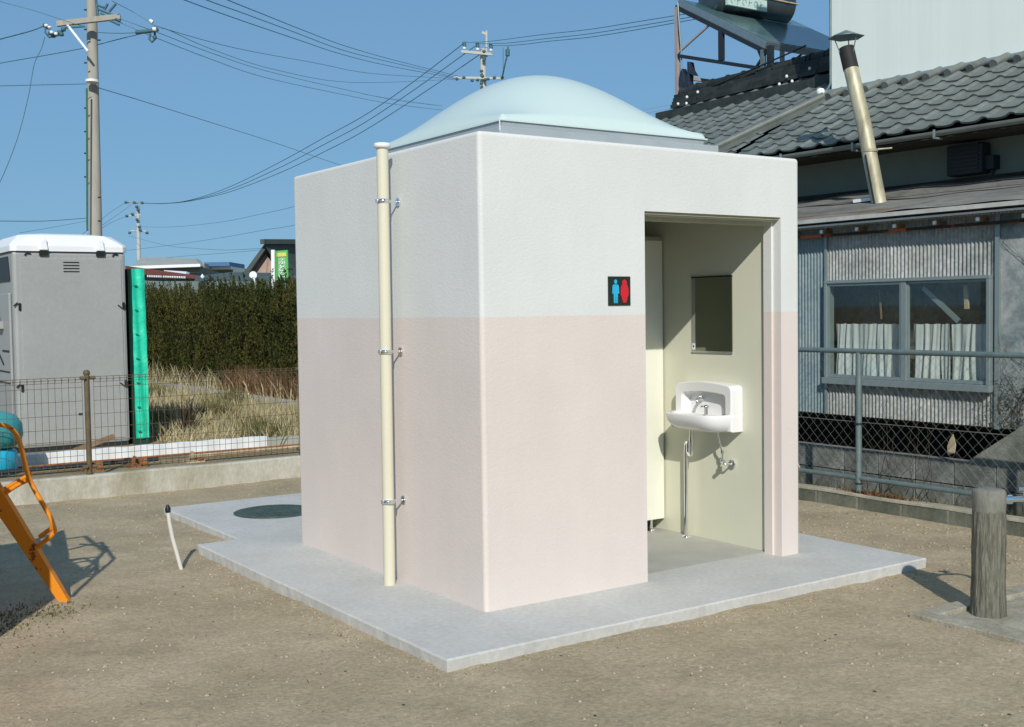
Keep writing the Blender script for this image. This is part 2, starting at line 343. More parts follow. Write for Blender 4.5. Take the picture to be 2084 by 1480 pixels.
def thing(name, loc, label, cat, group=None):
    o = bpy.data.objects.new(name, None); C.objects.link(o); o.location = loc; o.empty_display_size = .1
    ORG[o.name] = Vector(loc); return tag(o, label, cat, group)
def structure(o): o['kind'] = 'structure'; return o
def piece(name, me, parent, matrix, material=None):
    """an instance of a shared mesh placed in world space under parent"""
    o = bpy.data.objects.new(name, me); C.objects.link(o); o.parent = parent
    o.matrix_local = Matrix.Translation(-origin(parent)) @ matrix
    return o
def raw(name, V, Fc, m, parent=None):
    me = bpy.data.meshes.new(name); V = np.asarray(V, dtype=np.float32)
    if parent: V = V - np.array(origin(parent), dtype=np.float32)
    k = len(Fc[0]); n = len(Fc)
    me.vertices.add(len(V)); me.vertices.foreach_set('co', V.ravel())
    me.loops.add(n*k); me.loops.foreach_set('vertex_index', np.asarray(Fc, dtype=np.int32).ravel())
    me.polygons.add(n); me.polygons.foreach_set('loop_start', np.arange(0, n*k, k, dtype=np.int32))
    try: me.polygons.foreach_set('loop_total', np.full(n, k, dtype=np.int32))
    except Exception: pass
    me.update(calc_edges=True); me.materials.append(m)
    o = bpy.data.objects.new(name, me); C.objects.link(o)
    if parent: o.parent = parent
    return o

# ------------------------------------------------------------------ ground
GZ = -.06
g = MB().add([(-900,-900,-.34),(900,-900,-.34),(900,900,-.34),(-900,900,-.34)], [(0,1,2,3)]).build('ground', M['field']); structure(g)
def vnoise(x, y, s, seed):
    r_ = np.random.default_rng(seed); G = r_.random((64, 64)); x = x*s; y = y*s
    xi = np.floor(x).astype(int); yi = np.floor(y).astype(int); fx = x-xi; fy = y-yi
    fx = fx*fx*(3-2*fx); fy = fy*fy*(3-2*fy)
    g_ = lambda a, b: G[a % 64, b % 64]
    return (g_(xi,yi)*(1-fx)+g_(xi+1,yi)*fx)*(1-fy)+(g_(xi,yi+1)*(1-fx)+g_(xi+1,yi+1)*fx)*fy
def relief(x, y):
    return (vnoise(x,y,.6,1)-.5)*.022+(vnoise(x,y,2.3,2)-.5)*.012+(vnoise(x,y,7,3)-.5)*.008+(vnoise(x,y,17,4)-.5)*.006
def sheet(name, x0, x1, y0, y1, z, step, m):
    nx = int((x1-x0)/step); ny = int((y1-y0)/step)
    X_, Y_ = np.meshgrid(np.linspace(x0,x1,nx+1), np.linspace(y0,y1,ny+1)); Z_ = z+relief(X_+50, Y_+50)
    V = np.stack([X_.ravel(), Y_.ravel(), Z_.ravel()], 1)
    i, j = np.meshgrid(np.arange(nx), np.arange(ny)); a = (j*(nx+1)+i).ravel()
    Fc = np.stack([a, a+1, a+nx+2, a+nx+1], 1); o = raw(name, V, Fc, m); structure(o)
    o.data.polygons.foreach_set('use_smooth', [True]*len(o.data.polygons)); return o
sheet('yard_ground', -6, 4.16, -6, 5.62, GZ, .035, M['yard'])
MB().box((-9,-12,-.3),(-6,5.6,-.062)).box((4.16,-12,-.3),(9,-6,-.062)).box((-9,-12,-.3),(4.16,-6,-.062)).build('outer_yard_ground', M['yard'])['kind'] = 'structure'
MB().box((4.2,-6,-.3),(4.95,11,-.16)).build('alley_ground', M['field'])['kind'] = 'structure'
fl = MB().box((-300,5.68,-.3),(4.2,420,.1)).box((4.2,11,-.3),(300,420,.098)); structure(fl.build('field_ground', M['field']))

# concrete pads
def ragged_slab(name, x0, x1, y0, y1, z0, z1, m, jag=.0025, step=.06, notch=()):
    loop = []
    def side(a, b):
        n = max(2, int((Vector(b)-Vector(a)).length/step))
        for i in range(n):
            p = Vector(a).lerp(Vector(b), i/n)
            loop.append((p.x+random.uniform(-jag, jag), p.y+random.uniform(-jag, jag)))
    side((x0,y0),(x1,y0)); side((x1,y0),(x1,y1)); side((x1,y1),(x0,y1)); side((x0,y1),(x0,y0))
    n = len(loop); mb = MB()
    top = [(x, y, z1) for x, y in loop]
    cx, cy = (x0+x1)/2, (y0+y1)/2
    mid = [(x+(.006 if x < cx else -.006)*-1, y+(.006 if y < cy else -.006)*-1, z1-.008) for x, y in loop]
    bot = [(x+random.uniform(-.004,.004), y+random.uniform(-.004,.004), z0) for x, y in loop]
    mb.add(top+mid+bot, [tuple(range(n))]+[(i, (i+1)%n, n+(i+1)%n, n+i) for i in range(n)]+[(n+i, n+(i+1)%n, 2*n+(i+1)%n, 2*n+i) for i in range(n)])
    return structure(mb.build(name, m))
ragged_slab('concrete_apron', -.57, 2.83, -.56, 2.66, -.12, 0, M['slab'])
ragged_slab('rear_concrete_pad', -.27, 2.4, 2.67, 4.33, -.12, -.008, M['slab'])

# scattered stones (stuff)
def stones(n, box, smin, smax, name, m, avoid=None, z=GZ):
    V = []; Fc = []
    base = np.array([(0,0,.6),(1,0,0),(.3,.95,0),(-.8,.6,0),(-.8,-.6,0),(.3,-.95,0),(0,0,-.3)])
    tri = [(0,1,2),(0,2,3),(0,3,4),(0,4,5),(0,5,1),(6,2,1),(6,3,2),(6,4,3),(6,5,4),(6,1,5)]
    k = 0
    while k < n:
        x = rng.uniform(box[0], box[1]); y = rng.uniform(box[2], box[3])
        if avoid and avoid(x, y): continue
        s_ = smin+(smax-smin)*rng.random()**3; a = rng.uniform(0, 6.28)
        q = base*(1+rng.uniform(-.25,.25,(7,3)))*s_*np.array([1, .75, .8])
        c, si = math.cos(a), math.sin(a); q = np.stack([q[:,0]*c-q[:,1]*si, q[:,0]*si+q[:,1]*c, q[:,2]], 1)
        zz = z+float(relief(np.array([x+50.]), np.array([y+50.]))[0])
        V.append(q+np.array([x, y, zz])); Fc += [tuple(i+k*7 for i in t) for t in tri]; k += 1
    o = raw(name, np.concatenate(V), Fc, m); o['kind'] = 'stuff'; return o
inslab = lambda x, y: (-.58 < x < 2.85 and -.58 < y < 2.67) or (-.28 < x < 2.42 and 2.6 < y < 4.35)
tag(stones(6500, (-3.6, 4.1, -4, 5.5), .003, .017, 'pebbles', M['stone'], inslab), 'small pebbles scattered on the sandy yard', 'pebbles')
def fxll(n):
    x = rng.uniform(-3.4, 4.1, n); y = rng.uniform(-3.8, 5.5, n); k = np.array([not inslab(a, b) for a, b in zip(x, y)]); return x[k], y[k]
LITTER = fxll
def nearslab(x, y): return inslab(x, y) or not (-.72 < x < 3.0 and -.72 < y < 2.8)
tag(stones(2200, (-.75, 3.0, -.75, 2.8), .003, .014, 'soil_clods', M['yard'], nearslab), 'crumbs of soil along the concrete apron edge', 'soil')
M['darkstone'] = mat('dark_pebble', (.07,.06,.05), .9, var=.3)
tag(stones(260, (-3.6, 4.1, -4, 5.5), .004, .012, 'dark_pebbles', M['darkstone'], inslab), 'dark pebbles and bark crumbs lying on the yard', 'pebbles')
tag(stones(1100, (3.1, 4.1, -2, 3.2), .004, .022, 'earth_clods', M['yard']), 'loose clods of earth along the block wall foot', 'soil')

# ------------------------------------------------------------------ public toilet
W, D, H = 2.346, 2.275, 2.45
toilet = thing('public_toilet', (W/2, D/2, 0), 'cream and pale pink box-shaped toilet building with open doorway', 'toilet building')
def bm_box(a, b, bev=0, top=True):
    bm = bmesh.new(); bmesh.ops.create_cube(bm, size=1)
    a = Vector(a); b = Vector(b)
    for v in bm.verts: v.co = Vector([(a[i]+b[i])/2+v.co[i]*(b[i]-a[i]) for i in range(3)])
    if bev:
        ed = [e for e in bm.edges if not all(abs(v.co.z-a.z) < 1e-6 for v in e.verts)]
        bmesh.ops.bevel(bm, geom=ed, offset=bev, segments=4, affect='EDGES', profile=.5)
    return bm
def temp(bm, name='t'):
    me = bpy.data.meshes.new(name); bm.to_mesh(me); bm.free(); o = bpy.data.objects.new(name, me); C.objects.link(o); return o
T = .13
outer = temp(bm_box((0,0,-.002),(W,D,H), .022))
cuts = [((.12,T,-.5),(2.215,D-.12,2.33)), ((1.092,-.5,-.5),(2.183,.065,2.084)), ((1.092,.0649,-.5),(2.168,.5,2.062)), ((.42,.40,2.2),(1.88,1.82,2.6))]
for a, b in cuts:
    c_ = temp(bm_box(a, b)); md = outer.modifiers.new('b', 'BOOLEAN'); md.operation = 'DIFFERENCE'; md.object = c_; md.solver = 'EXACT'
    dg = bpy.context.evaluated_depsgraph_get(); dg.update()
    me = bpy.data.meshes.new_from_object(outer.evaluated_get(dg)); outer.modifiers.clear(); outer.data = me; bpy.data.objects.remove(c_)
me = outer.data; bpy.data.objects.remove(outer); me.transform(Matrix.Translation(-origin(toilet))); me.materials.clear(); me.materials.append(M['wall'])
wallo = bpy.data.objects.new('wall', me); C.objects.link(wallo); wallo.parent = toilet
wallo.location = (0,0,0)
# keep object space z = world z (origin at ground)
# interior linings
il = MB().box((2.2, T+.001, .002),(2.2145, 2.15, 2.328)); il.build('inner_lining', M['inner'], toilet)
MB().box((.1205, 2.14, .002),(2.199, 2.1545, 2.328)).build('inner_lining', M['inner'], toilet)
MB().box((.1205, T+.001, .002),(.134, 2.139, 2.328)).build('inner_lining', M['inner'], toilet)
MB().box((.135, T+.0005, .002),(1.09, T+.012, 2.328)).build('inner_lining', M['inner'], toilet)
# dark olive soffit frame under the lintel
MB().box((1.094,.068,2.040),(2.166,.128,2.0615)).build('door_head', M['frame'], toilet)
MB().box((1.094,.016,2.0835-.014),(2.181,.063,2.0835)).build('door_head', M['frame'], toilet)
MB().box((.14,.131,.001),(2.199,2.13,.006)).build('mortar_floor', M['floor_in'], toilet)
# skylight curb (two tiers) and dome
MB().box((.335,.305,H-.001),(1.965,1.93,2.540)).build('skylight_curb', M['flash'], toilet, bevel=.004)
sc = MB()
# upper tier ring walls
for a, b in (((.385,.36,2.541),(1.89,.38,2.600)),((.385,1.76,2.541),(1.89,1.78,2.600)),((.385,.381,2.541),(.405,1.759,2.600)),((1.87,.381,2.541),(1.89,1.759,2.600))): sc.box(a, b)
sc.build('skylight_frame', M['flash'], toilet)
MB().box((.3335,.3035,2.515),(.338,.3085,2.575)).build('corner_trim', M['white'], toilet)
x0, x1, y0, y1 = .375, 1.915, .350, 1.80
def domefn(t, zo, a=0, sc_=1):
    def fn(u, v):
        x = x0+(x1-x0)*u; y = y0+(y1-y0)*v
        px = 2*u-1; py = 2*v-1
        k = max(0, (1-px*px)*(1-py*py))
        # softened rim where the shell runs into the flat square flange
        h = .392*k**.96
        edge = max(abs(px), abs(py)); dz = -.030*max(0, (edge-.97)/.03)**2
        return Vector((x, y, 2.616+h+dz-t))
    return fn
dm = MB().grid(domefn(0,0), 72, 72); dm.grid(domefn(.008,0), 72, 72)
n = 73
def idx(i, j, l): return l*n*n+j*n+i
per = [(i,0) for i in range(n-1)]+[(n-1,j) for j in range(n-1)]+[(n-1-i,n-1) for i in range(n-1)]+[(0,n-1-j) for j in range(n-1)]
for k in range(len(per)):
    a, b = per[k], per[(k+1)%len(per)]; dm.f.append((idx(*a,0), idx(*b,0), idx(*b,1), idx(*a,1))); dm.sm.append(False)
dm.build('dome_skylight', M['dome'], toilet)
# cubicle panel inside, on a chrome leg
cp = thing('cubicle_panel', (1.6,1.10,0), 'tall cream cubicle panel standing on a chrome leg inside the toilet', 'partition')
MB().box((.9,1.085,.085),(2.19,1.115,2.005)).build('panel', M['panel'], cp, bevel=.003)
MB().box((1.0,1.08,2.006),(2.19,1.12,2.03)).build('head_rail', M['steel'], cp)
MB().tube([(2.08,1.10,.006),(2.08,1.10,.085)], .012, 12).lathe([(.026,0),(.026,.012),(.013,.02)], (2.08,1.10,.006), 16).build('leg', M['chrome'], cp)

# pictogram sign
sg = thing('toilet_sign', (.9,0,1.64), 'small black square sign with blue man and red woman pictograms beside the doorway', 'sign')
MB().box((.824,-.007,1.561),(.980,.001,1.720)).build('panel', M['signb'], sg, bevel=.0015)
def figure(cx, woman):
    mb = MB(); y = -.0095
    def P2(pts): mb.prism([(cx+x, y, 1.5735+z) for x, z in pts], (0,.0024,0))
    mb.prism([(cx+.0105*math.cos(a*math.pi/8), y, 1.5735+.117+.0125*math.sin(a*math.pi/8)) for a in range(16)], (0,.0024,0))
    if not woman:
        P2([(-.013,0),(-.003,0),(-.001,.045),(.001,.045),(.003,0),(.013,0),(.0145,.052),(.018,.052),(.024,.052),(.022,.092),(.016,.102),(-.016,.102),(-.022,.092),(-.024,.052),(-.018,.052),(-.0145,.052)])
    else:
        mb.prism([(cx+.017*math.cos(a*math.pi/8), y+.0004, 1.5735+.113+.015*math.sin(a*math.pi/8)) for a in range(16)], (0,.0018,0))
        P2([(-.010,.002),(-.002,.002),(0,.012),(.002,.002),(.010,.002),(.017,.02),(.020,.034),(.026,.042),(.0285,.052),(.026,.085),(.019,.1),(.012,.106),(-.012,.106),(-.019,.1),(-.026,.085),(-.0285,.052),(-.026,.042),(-.020,.034),(-.017,.02)])
    return mb
figure(.873, False).build('man_figure', M['signblue'], sg)
figure(.936, True).build('woman_figure', M['signred'], sg)

# vent pipe on the left wall
vp = thing('vent_pipe', (-.10,.835,0), 'cream vertical vent pipe with flat cap on the pink and white side wall', 'pipe')
MB().tube([(-.10,.845,.0),(-.10,.832,2.455)], .033, 24).build('pipe', M['pvc'], vp)
MB().lathe([(.036,0),(.047,.004),(.047,.022),(.044,.028),(.02,.031)], (-.10,.832,2.452), 28).build('cap', M['toiletw'], vp)
for z in (2.16, 1.32, .475):
    b = MB().lathe([(.0335,0),(.0365,0),(.0365,.024),(.0335,.024)], (-.10,.836,z-.012), 24).tube([(-.064,.836,z),(-.012,.836,z)], .007, 10)
    b.tube([(-.009,.836,z),(-.001,.836,z)], .024, 18).box((-.078,.829,z-.008),(-.058,.843,z+.008)).box((-.143,.829,z-.011),(-.134,.845,z+.011))
    b.build('bracket', M['chrome'], vp)

# mirror
M['edge'] = mat('pale_mirror_reflection', (.34,.35,.31), .4, metal=.3, var=.1)  # pale colour for the strip standing in for a reflection
mr = thing('wall_mirror', (2.2,.61,1.5), 'frameless rectangular mirror on the inner wall above the basin', 'mirror')
MB().box((2.192,.428,1.256),(2.1995,.800,1.738)).build('glass', M['mirror'], mr)
MB().box((2.1895,.426,1.244),(2.1995,.802,1.2555)).build('bottom_clip', M['steel'], mr)
MB().box((2.1895,.426,1.7385),(2.1995,.802,1.748)).build('top_clip', M['black'], mr)
MB().box((2.1914,.766,1.257),(2.1919,.7995,1.737)).build('reflection_strip', M['edge'], mr)  # pale strip drawn in place of a reflection in the glass
MB().box((2.1904,.765,1.262),(2.1912,.797,1.305)).build('sticker', M['white'], mr)
MB().box((2.1896,.776,1.279),(2.1903,.788,1.291)).build('sticker_mark', M['black'], mr)

# wash basin
wb = thing('wash_basin', (2.2,.61,.9), 'white ceramic wash basin with hooded back on the inner wall', 'wash basin')
YC = .605
def hood_outline(r, w_, z0, z1, rise):
    pts = [(-w_, z0)]
    pts += [(-w_, z1-r)] + [(-w_+r-r*math.cos(a), z1-r+r*math.sin(a)) for a in (math.pi/6, math.pi/3, math.pi/2)]
    for i in range(1, 8):
        t = i/8; x = (-w_+r)+(2*w_-2*r)*t; pts.append((x, z1+rise*math.sin(math.pi*t)))
    pts += [(w_-r+r*math.cos(a), z1-r+r*math.sin(a)) for a in (math.pi/2, math.pi/3, math.pi/6)] + [(w_, z1-r), (w_, z0)]
    return pts
oo = hood_outline(.035, .262, .745, 1.045, .018); ii = hood_outline(.03, .205, .85, .985, .012)
bk = MB()
N_ = len(oo)
def P3(p, x): return (x, YC+p[0], p[1])
# ring front at x=2.10, outer wall back to 2.199, recess back at 2.165
mo = [(p[0]*.975, .9+(p[1]-.9)*.97) for p in oo]
V = [P3(p,2.199) for p in oo]+[P3(p,2.112) for p in oo]+[P3(p,2.098) for p in mo]+[P3(p,2.102) for p in ii]+[P3((p[0]*.9, p[1]*.985+.004),2.165) for p in ii]
Fq = []
for l in range(4):
    for i in range(N_): Fq.append((l*N_+i, l*N_+(i+1)%N_, (l+1)*N_+(i+1)%N_, (l+1)*N_+i))
Fq.append(tuple(4*N_+i for i in range(N_)))
bk.add(V, Fq, False)
bk.build('hood', M['ceramic'], wb, bevel=.003)
# bowl: half ellipse
def bowl_ring(a, b, z, x_wall=2.199, nn=28, p=3.6):
    out = []
    for i in range(nn+1):
        t = math.pi*i/nn; c, s_ = math.cos(t), math.sin(t)
        y = a*math.copysign(abs(c)**(2/p), c); x = b*abs(s_)**(2/p)
        out.append((x_wall-x, YC+y, z))
    return out
rings = [bowl_ring(.19,.17,.742), bowl_ring(.235,.225,.758), bowl_ring(.256,.262,.80), bowl_ring(.264,.275,.85), bowl_ring(.261,.269,.858),
         bowl_ring(.238,.242,.856), bowl_ring(.215,.215,.83), bowl_ring(.16,.17,.785), bowl_ring(.05,.08,.775)]
bw = MB(); nn = len(rings[0]); V = [p for r_ in rings for p in r_]; Fq = []
for l in range(len(rings)-1):
    for i in range(nn-1): Fq.append((l*nn+i, l*nn+i+1, (l+1)*nn+i+1, (l+1)*nn+i))
bw.add(V, Fq, True); bw.add(rings[0], [tuple(range(nn))]); bw.add(rings[-1], [tuple(range(nn))]); bw.build('bowl', M['ceramic'], wb)
MB().tube([(2.165,.665,.94),(2.13,.665,.945),(2.11,.665,.935),(2.105,.665,.915)], [.012,.011,.011,.010], 12).lathe([(.016,0),(.016,.012),(.008,.02)], (2.14,.665,.948), 12).build('tap', M['chrome'], wb)
MB().lathe([(.013,0),(.013,.04),(.017,.045),(.017,.056),(.006,.06)], (2.03,.50,.857), 14).tube([(2.03,.50,.905),(2.03,.545,.905)], .006, 8).build('soap_dispenser', M['chrome'], wb)
MB().tube([(2.09,.70,.745),(2.09,.70,.60),(2.092,.705,.575),(2.1,.73,.565),(2.11,.755,.585),(2.112,.757,.63),(2.118,.765,.645),(2.125,.785,.645),(2.13,.797,.63),(2.13,.80,.57),(2.13,.80,.02)], .0135, 14).build('waste_pipe', M['chrome'], wb)
MB().lathe([(.034,.0),(.034,.006),(.014,.014)], (2.13,.80,.006), 18).lathe([(.018,0),(.018,.03)], (2.09,.70,.66), 14).build('floor_flange', M['chrome'], wb)
MB().tube([(2.11,.48,.745),(2.12,.47,.66),(2.135,.46,.61),(2.135,.46,.55),(2.135,.455,.54),(2.14,.43,.53),(2.199,.43,.53)], .007, 10).lathe([(.013,0),(.013,.02)], (2.135,.46,.60), 12).lathe([(.016,0),(.016,.03)], (2.135,.46,.53), 12).tube([(2.185,.43,.53),(2.199,.43,.53)], .028, 18).tube([(2.10,.455,.54),(2.12,.455,.54)], .014, 10).build('supply_valve', M['chrome'], wb)
MB().box((2.0967,.372,.775),(2.0975,.392,.780)).build('maker_mark', M['black'], wb)

# manhole
mh = thing('manhole_cover', (.36,3.58,-.008), 'round dark iron manhole cover in the rear concrete pad', 'manhole cover')
MB().lathe([(.315,0),(.315,.005),(.31,.006)], (.36,3.58,-.008), 48).build('frame_ring', M['iron'], mh)
mm = MB().lathe([(.292,.006),(.292,.009),(.288,.010)], (.36,3.58,-.008), 48)
for i in range(-5, 6):
    for j in range(-5, 6):
        if math.hypot(i, j) < 5.2: mm.box((.36+i*.05-.014, 3.58+j*.05-.014, .0025),(.36+i*.05+.014, 3.58+j*.05+.014, .005))
mm.build('lid', M['iron'], mh)

# conduit stub
hb = Vector((-.839,2.23,-.07)); n_ = -Vector((FWD.x, FWD.y, 0)).normalized()
hp = [onP(u, v, hb, n_) for u, v in ((370,1163),(361,1130),(351,1095),(345,1065),(342,1043))]
ct = thing('conduit_stub', hb, 'bent white plastic conduit with black taped end sticking out of the sand', 'conduit')
MB().tube(hp, .0125, 12).build('tube', M['hose'], ct)
tp = onP(341,1027,hb,n_)
MB().tube([hp[-1], hp[-1].lerp(tp,.5), tp], [.016,.018,.006], 10).build('taped_end', M['black'], ct)

# ------------------------------------------------------------------ tap post with drain curb (right)
bp_ = Vector((2.12,-1.455,GZ))
tpst = thing('tap_post', bp_, 'round grey concrete post shaped like a tree trunk, standing in the drain curb', 'tap post')
mb = MB(); nz_ = 44; na = 64
def postfn(u, v):
    a = 2*math.pi*u; z = GZ-.03+v*.595
    r_ = .080+(.0022*math.sin(9*a+1.6*math.sin(z*9))+.0022*math.sin(17*a+2*math.sin(z*5+1))+.0016*math.sin(29*a+z*25))*min(1,(1-v)*6)+(.010*(1-v)**6)
    return Vector((bp_.x+r_*math.cos(a), bp_.y+r_*math.sin(a), z))
mb.grid(postfn, na, nz_); mb.build('trunk', M['post'], tpst)
MB().lathe([(.0795,.545),(.0815,.56),(.083,.60),(.082,.645),(.076,.657),(.05,.662),(.01,.663)], (bp_.x,bp_.y,GZ), 40).build('smooth_top', M['posttop'], tpst)
ta = thing('faucet', (bp_.x,bp_.y-.09,.52), 'chrome outdoor faucet with cross handle on the tree-trunk post', 'faucet')
sd = Vector((RIGHT.x, RIGHT.y, 0)).normalized()
q0 = Vector((bp_.x,bp_.y,.545))+sd*.080
MB().tube([q0, q0+sd*.035], .024, 16).tube([q0, q0+sd*.12], .014, 14).tube([q0+sd*.12+Vector((0,0,.012)), q0+sd*.16+Vector((0,0,.0)), q0+sd*.185+Vector((0,0,-.03)), q0+sd*.188+Vector((0,0,-.06))], .013, 12).build('spout', M['chrome'], ta)
MB().tube([q0+sd*.105+Vector((0,0,.0)), q0+sd*.105+Vector((0,0,.05))], .011, 12).tube([q0+sd*.07+Vector((0,0,.052)), q0+sd*.14+Vector((0,0,.052))], .008, 10).tube([q0+sd*.105+Vector((-.03,-.02,.052)), q0+sd*.105+Vector((.03,.02,.052))], .008, 10).build('handle', M['chrome'], ta)
hs_ = thing('hose_loop', q0, 'short black rubber strap looped round the faucet side of the post', 'strap')
MB().tube([q0+Vector((0,0,.055))-sd*.01, q0+sd*.012+Vector((0,0,.035)), q0+sd*.008+Vector((0,0,.015)), q0+sd*.004+Vector((0,0,-.02)), q0+sd*.014+Vector((0,0,-.045))], .007, 8).build('strap', M['black'], hs_)
# drain curb: low rim of cast concrete
dc = thing('drain_curb', (2.0,-1.6,GZ), 'low grey concrete drain curb around the tree-trunk post', 'drain curb')
rim = MB(); zt = -.022
rim.box((1.757,-2.5,GZ-.08),(1.86,-1.246,zt)).box((1.861,-1.35,GZ-.08),(2.9,-1.246,zt)).box((2.80,-2.5,GZ-.08),(2.9,-1.351,zt)).box((1.861,-2.5,GZ-.08),(2.799,-2.4,zt))
M['curbc2'] = mat('soiled_concrete', (.27, .245, .18), .95, col2=(.37, .35, .28), scale=5, thr=(.35,.6), bump=.7, bscale=60, fine=(30,.15))
rim.build('rim', M['curbc2'], dc, bevel=.006)
MB().box((1.861,-2.399,GZ-.08),(2.799,-1.351,-.045)).build('basin_floor', M['curbc2'], dc)

# ------------------------------------------------------------------ left: curb wall and mesh fence
cw = MB(); nseg = 90
def cwf(u, v):
    x = -9+u*13.1
    prof = [(5.575,-.12),(5.575,.13),(5.585,.145),(5.675,.145),(5.685,.135),(5.685,-.12)]
    k = v*5; i = min(4, int(k+1e-6)); p = prof[min(5, int(round(k)))]
    return Vector((x, p[0]+.003*math.sin(x*7), p[1]+.002*math.sin(x*5+1)))
cw.grid(cwf, nseg, 5, False)
cwo = tag(cw.build('curb_wall', M['curbc']), 'low stained concrete curb wall under the brown mesh fence', 'curb wall')
mf = thing('mesh_fence', (0,5.63,.145), 'brown welded wire mesh fence with round post on the concrete curb', 'mesh fence')
px = [-.515-2.03*k for k in (4,3,2,1,0)]+[-.515+2.03, -.515+4.06]
for x in px:
    MB().tube([(x,5.63,.12),(x,5.63,1.03)], .024, 14).lathe([(.027,0),(.03,.01),(.027,.03),(.012,.042)], (x,5.63,1.028), 14).lathe([(.028,0),(.028,.02)], (x,5.63,.15), 14).build('post', M['mesh'], mf)
    cl = MB()
    for s_ in (-1, 1):
        for z in (1.0, .215):
            cl.tube([(x+s_*.02,5.60,z),(x+s_*.065,5.60,z)], .017, 10)
    cl.build('clamp', M['mesh'], mf)
for a, b in zip(px[:-1], px[1:]):
    wm = MB(); a_, b_ = a+.05, b-.05; k = int(round((b_-a_)/.0567)); st = (b_-a_)/k
    for i in range(k+1):
        x = a_+i*st; wm.tube([(x,5.60,.185),(x,5.60,1.01)], .0020, 4, False, False)
        for z0_, sgn in ((1.01, 1), (.185, -1)):   # folded triangular top and bottom beads
            wm.tube([(x,5.60,z0_),(x,5.572,z0_-.02*sgn),(x,5.60,z0_-.045*sgn)], .0019, 4, False, False)
    for z in (.185,.23,.32,.44,.56,.68,.80,.92,.965,1.01): wm.tube([(a_,5.597,z),(b_,5.597,z)], .0026 if z in (1.01,.185) else .0021, 5, False)
    for z in (.99,.205): wm.tube([(a_,5.572,z),(b_,5.572,z)], .0026, 5, False)
    wm.build('mesh_panel', M['mesh'], mf, fix=False)

# white-wrapped beam, scaffold pipes behind the fence
wbm = thing('wrapped_beam', (0,6.98,.1), 'long low white sheet-wrapped beam lying in front of the portable toilet', 'beam')
def wbf(u, v):
    x = -3.2+u*4.9; a = v*math.pi*1.0
    zz = [.09,.205,.215,.20,.09]; yy = [6.955,6.952,6.99,7.09,7.10]
    i = int(round(v*4)); return Vector((x, yy[i]+.006*math.sin(x*23)*(i < 2), zz[i]+.003*math.sin(x*17+1)))
MB().grid(wbf, 160, 4, False).build('sheet', M['white'], wbm)
MB().box((-3.2,7.0,.09),(1.69,7.08,.19)).build('core', M['wood'], wbm)
MB().box((1.69,6.97,.09),(2.1,7.08,.185)).build('bare_end', mat('grey_plank',(.36,.37,.33),.8,var=.1), wbm)
for (xa, xb, y, z, lb, mm_) in ((-3.5, .28, 6.22, .155, 'dark scaffold pipe lying behind the left half of the mesh fence', 'darksteel'),
                     (.55, 2.35, 6.12, .165, 'pale scaffold pipe lying behind the mesh fence near the toilet building', 'bamboo'),
                     (-3.5, 1.9, 6.55, .14, 'thin rusty rod lying just in front of the white beam', 'rust')):
    o = MB().tube([(xa,y,z),((xa+xb)/2,y+.02,z),(xb,y,z)], .02 if mm_ != 'rust' else .011, 10).build('scaffold_pipe' if mm_ != 'rust' else 'steel_rod', M[mm_], loc=(xa,y,z)); tag(o, lb, 'pipe')
for i, (x, lb) in enumerate(((-.35, 'rusty orange clamp on the dark pipe left of the fence post'), (.06, 'rusty orange clamp on the dark pipe right of the fence post'), (.62, 'sandy coloured clamp joining the two scaffold pipes'), (2.2, 'clamp at the far end of the pale scaffold pipe'))):
    y = 6.18; t = thing('scaffold_clamp', (x,y,.12), lb, 'clamp', 'clamps on the pipes behind the fence')
    MB().box((x-.09,y-.06,.10),(x+.09,y+.07,.125)).bar((x-.06,y-.03,.12),(x-.02,y-.03,.21), .02,.03).build('base', M['rust'] if i != 2 else M['bamboo'], t)
    MB().tube([(x+.05,y-.04,.15),(x+.05,y+.10,.15)], .03, 10).box((x+.02,y-.06,.12),(x+.08,y-.03,.19)).build('jaw', M['rust'], t)

# ------------------------------------------------------------------ portable toilet
pt = thing('portable_toilet', (-.05,8.6,.12), 'grey portable toilet cabin with white moulded roof', 'portable toilet')
X0, X1, Y0, Y1, Z0, Z1 = -.60, .575, 8.13, 9.35, .14, 2.27
MB().box((X0,Y0,Z0),(X1,Y1,Z1-.03)).build('body', M['toiletg'], pt, bevel=.035)
MB().box((X0+.07,Y0-.008,Z0+.05),(X1-.05,Y0+.03,Z1-.10)).build('front_panel', M['toiletg'], pt, bevel=.006)
# roof: stepped white moulding
rf = MB()
def rr(x0_, x1_, y0_, y1_, z, c=.09):
    return [(x0_+c,y0_,z),(x1_-c,y0_,z),(x1_,y0_+c,z),(x1_,y1_-c,z),(x1_-c,y1_,z),(x0_+c,y1_,z),(x0_,y1_-c,z),(x0_,y0_+c,z)]
lv = [(0.02,-.03,.05),(.02,.035,.05),(-.02,.075,.06),(-.04,.095,.07),(-.10,.15,.10),(-.22,.172,.13),(-.32,.178,.13)]
V = []; Fq = []
for e, dz, c in lv: V += rr(X0-e, X1+e, Y0-e, Y1+e, Z1+dz, c)
for l in range(len(lv)-1):
    for i in range(8): Fq.append((l*8+i, l*8+(i+1)%8, (l+1)*8+(i+1)%8, (l+1)*8+i))
rf.add(V, Fq, False); rf.add(V[:8], [tuple(range(8))]); rf.add(V[-8:], [tuple(range(8))])
rf.build('roof', M['toiletw'], pt, bevel=.012)
for x in (-.29,.30):
    MB().prism([(x-.045,Y0-.05,Z1-.02),(x+.045,Y0-.05,Z1-.02),(x+.03,Y0-.035,Z1+.10),(x-.03,Y0-.035,Z1+.10)], (0,.16,.01)).build('roof_rib', M['toiletw'], pt, bevel=.01)
    MB().box((x-.045,Y0-.03,Z1-.075),(x+.045,Y0-.009,Z1-.025)).build('roof_catch', M['black'], pt)
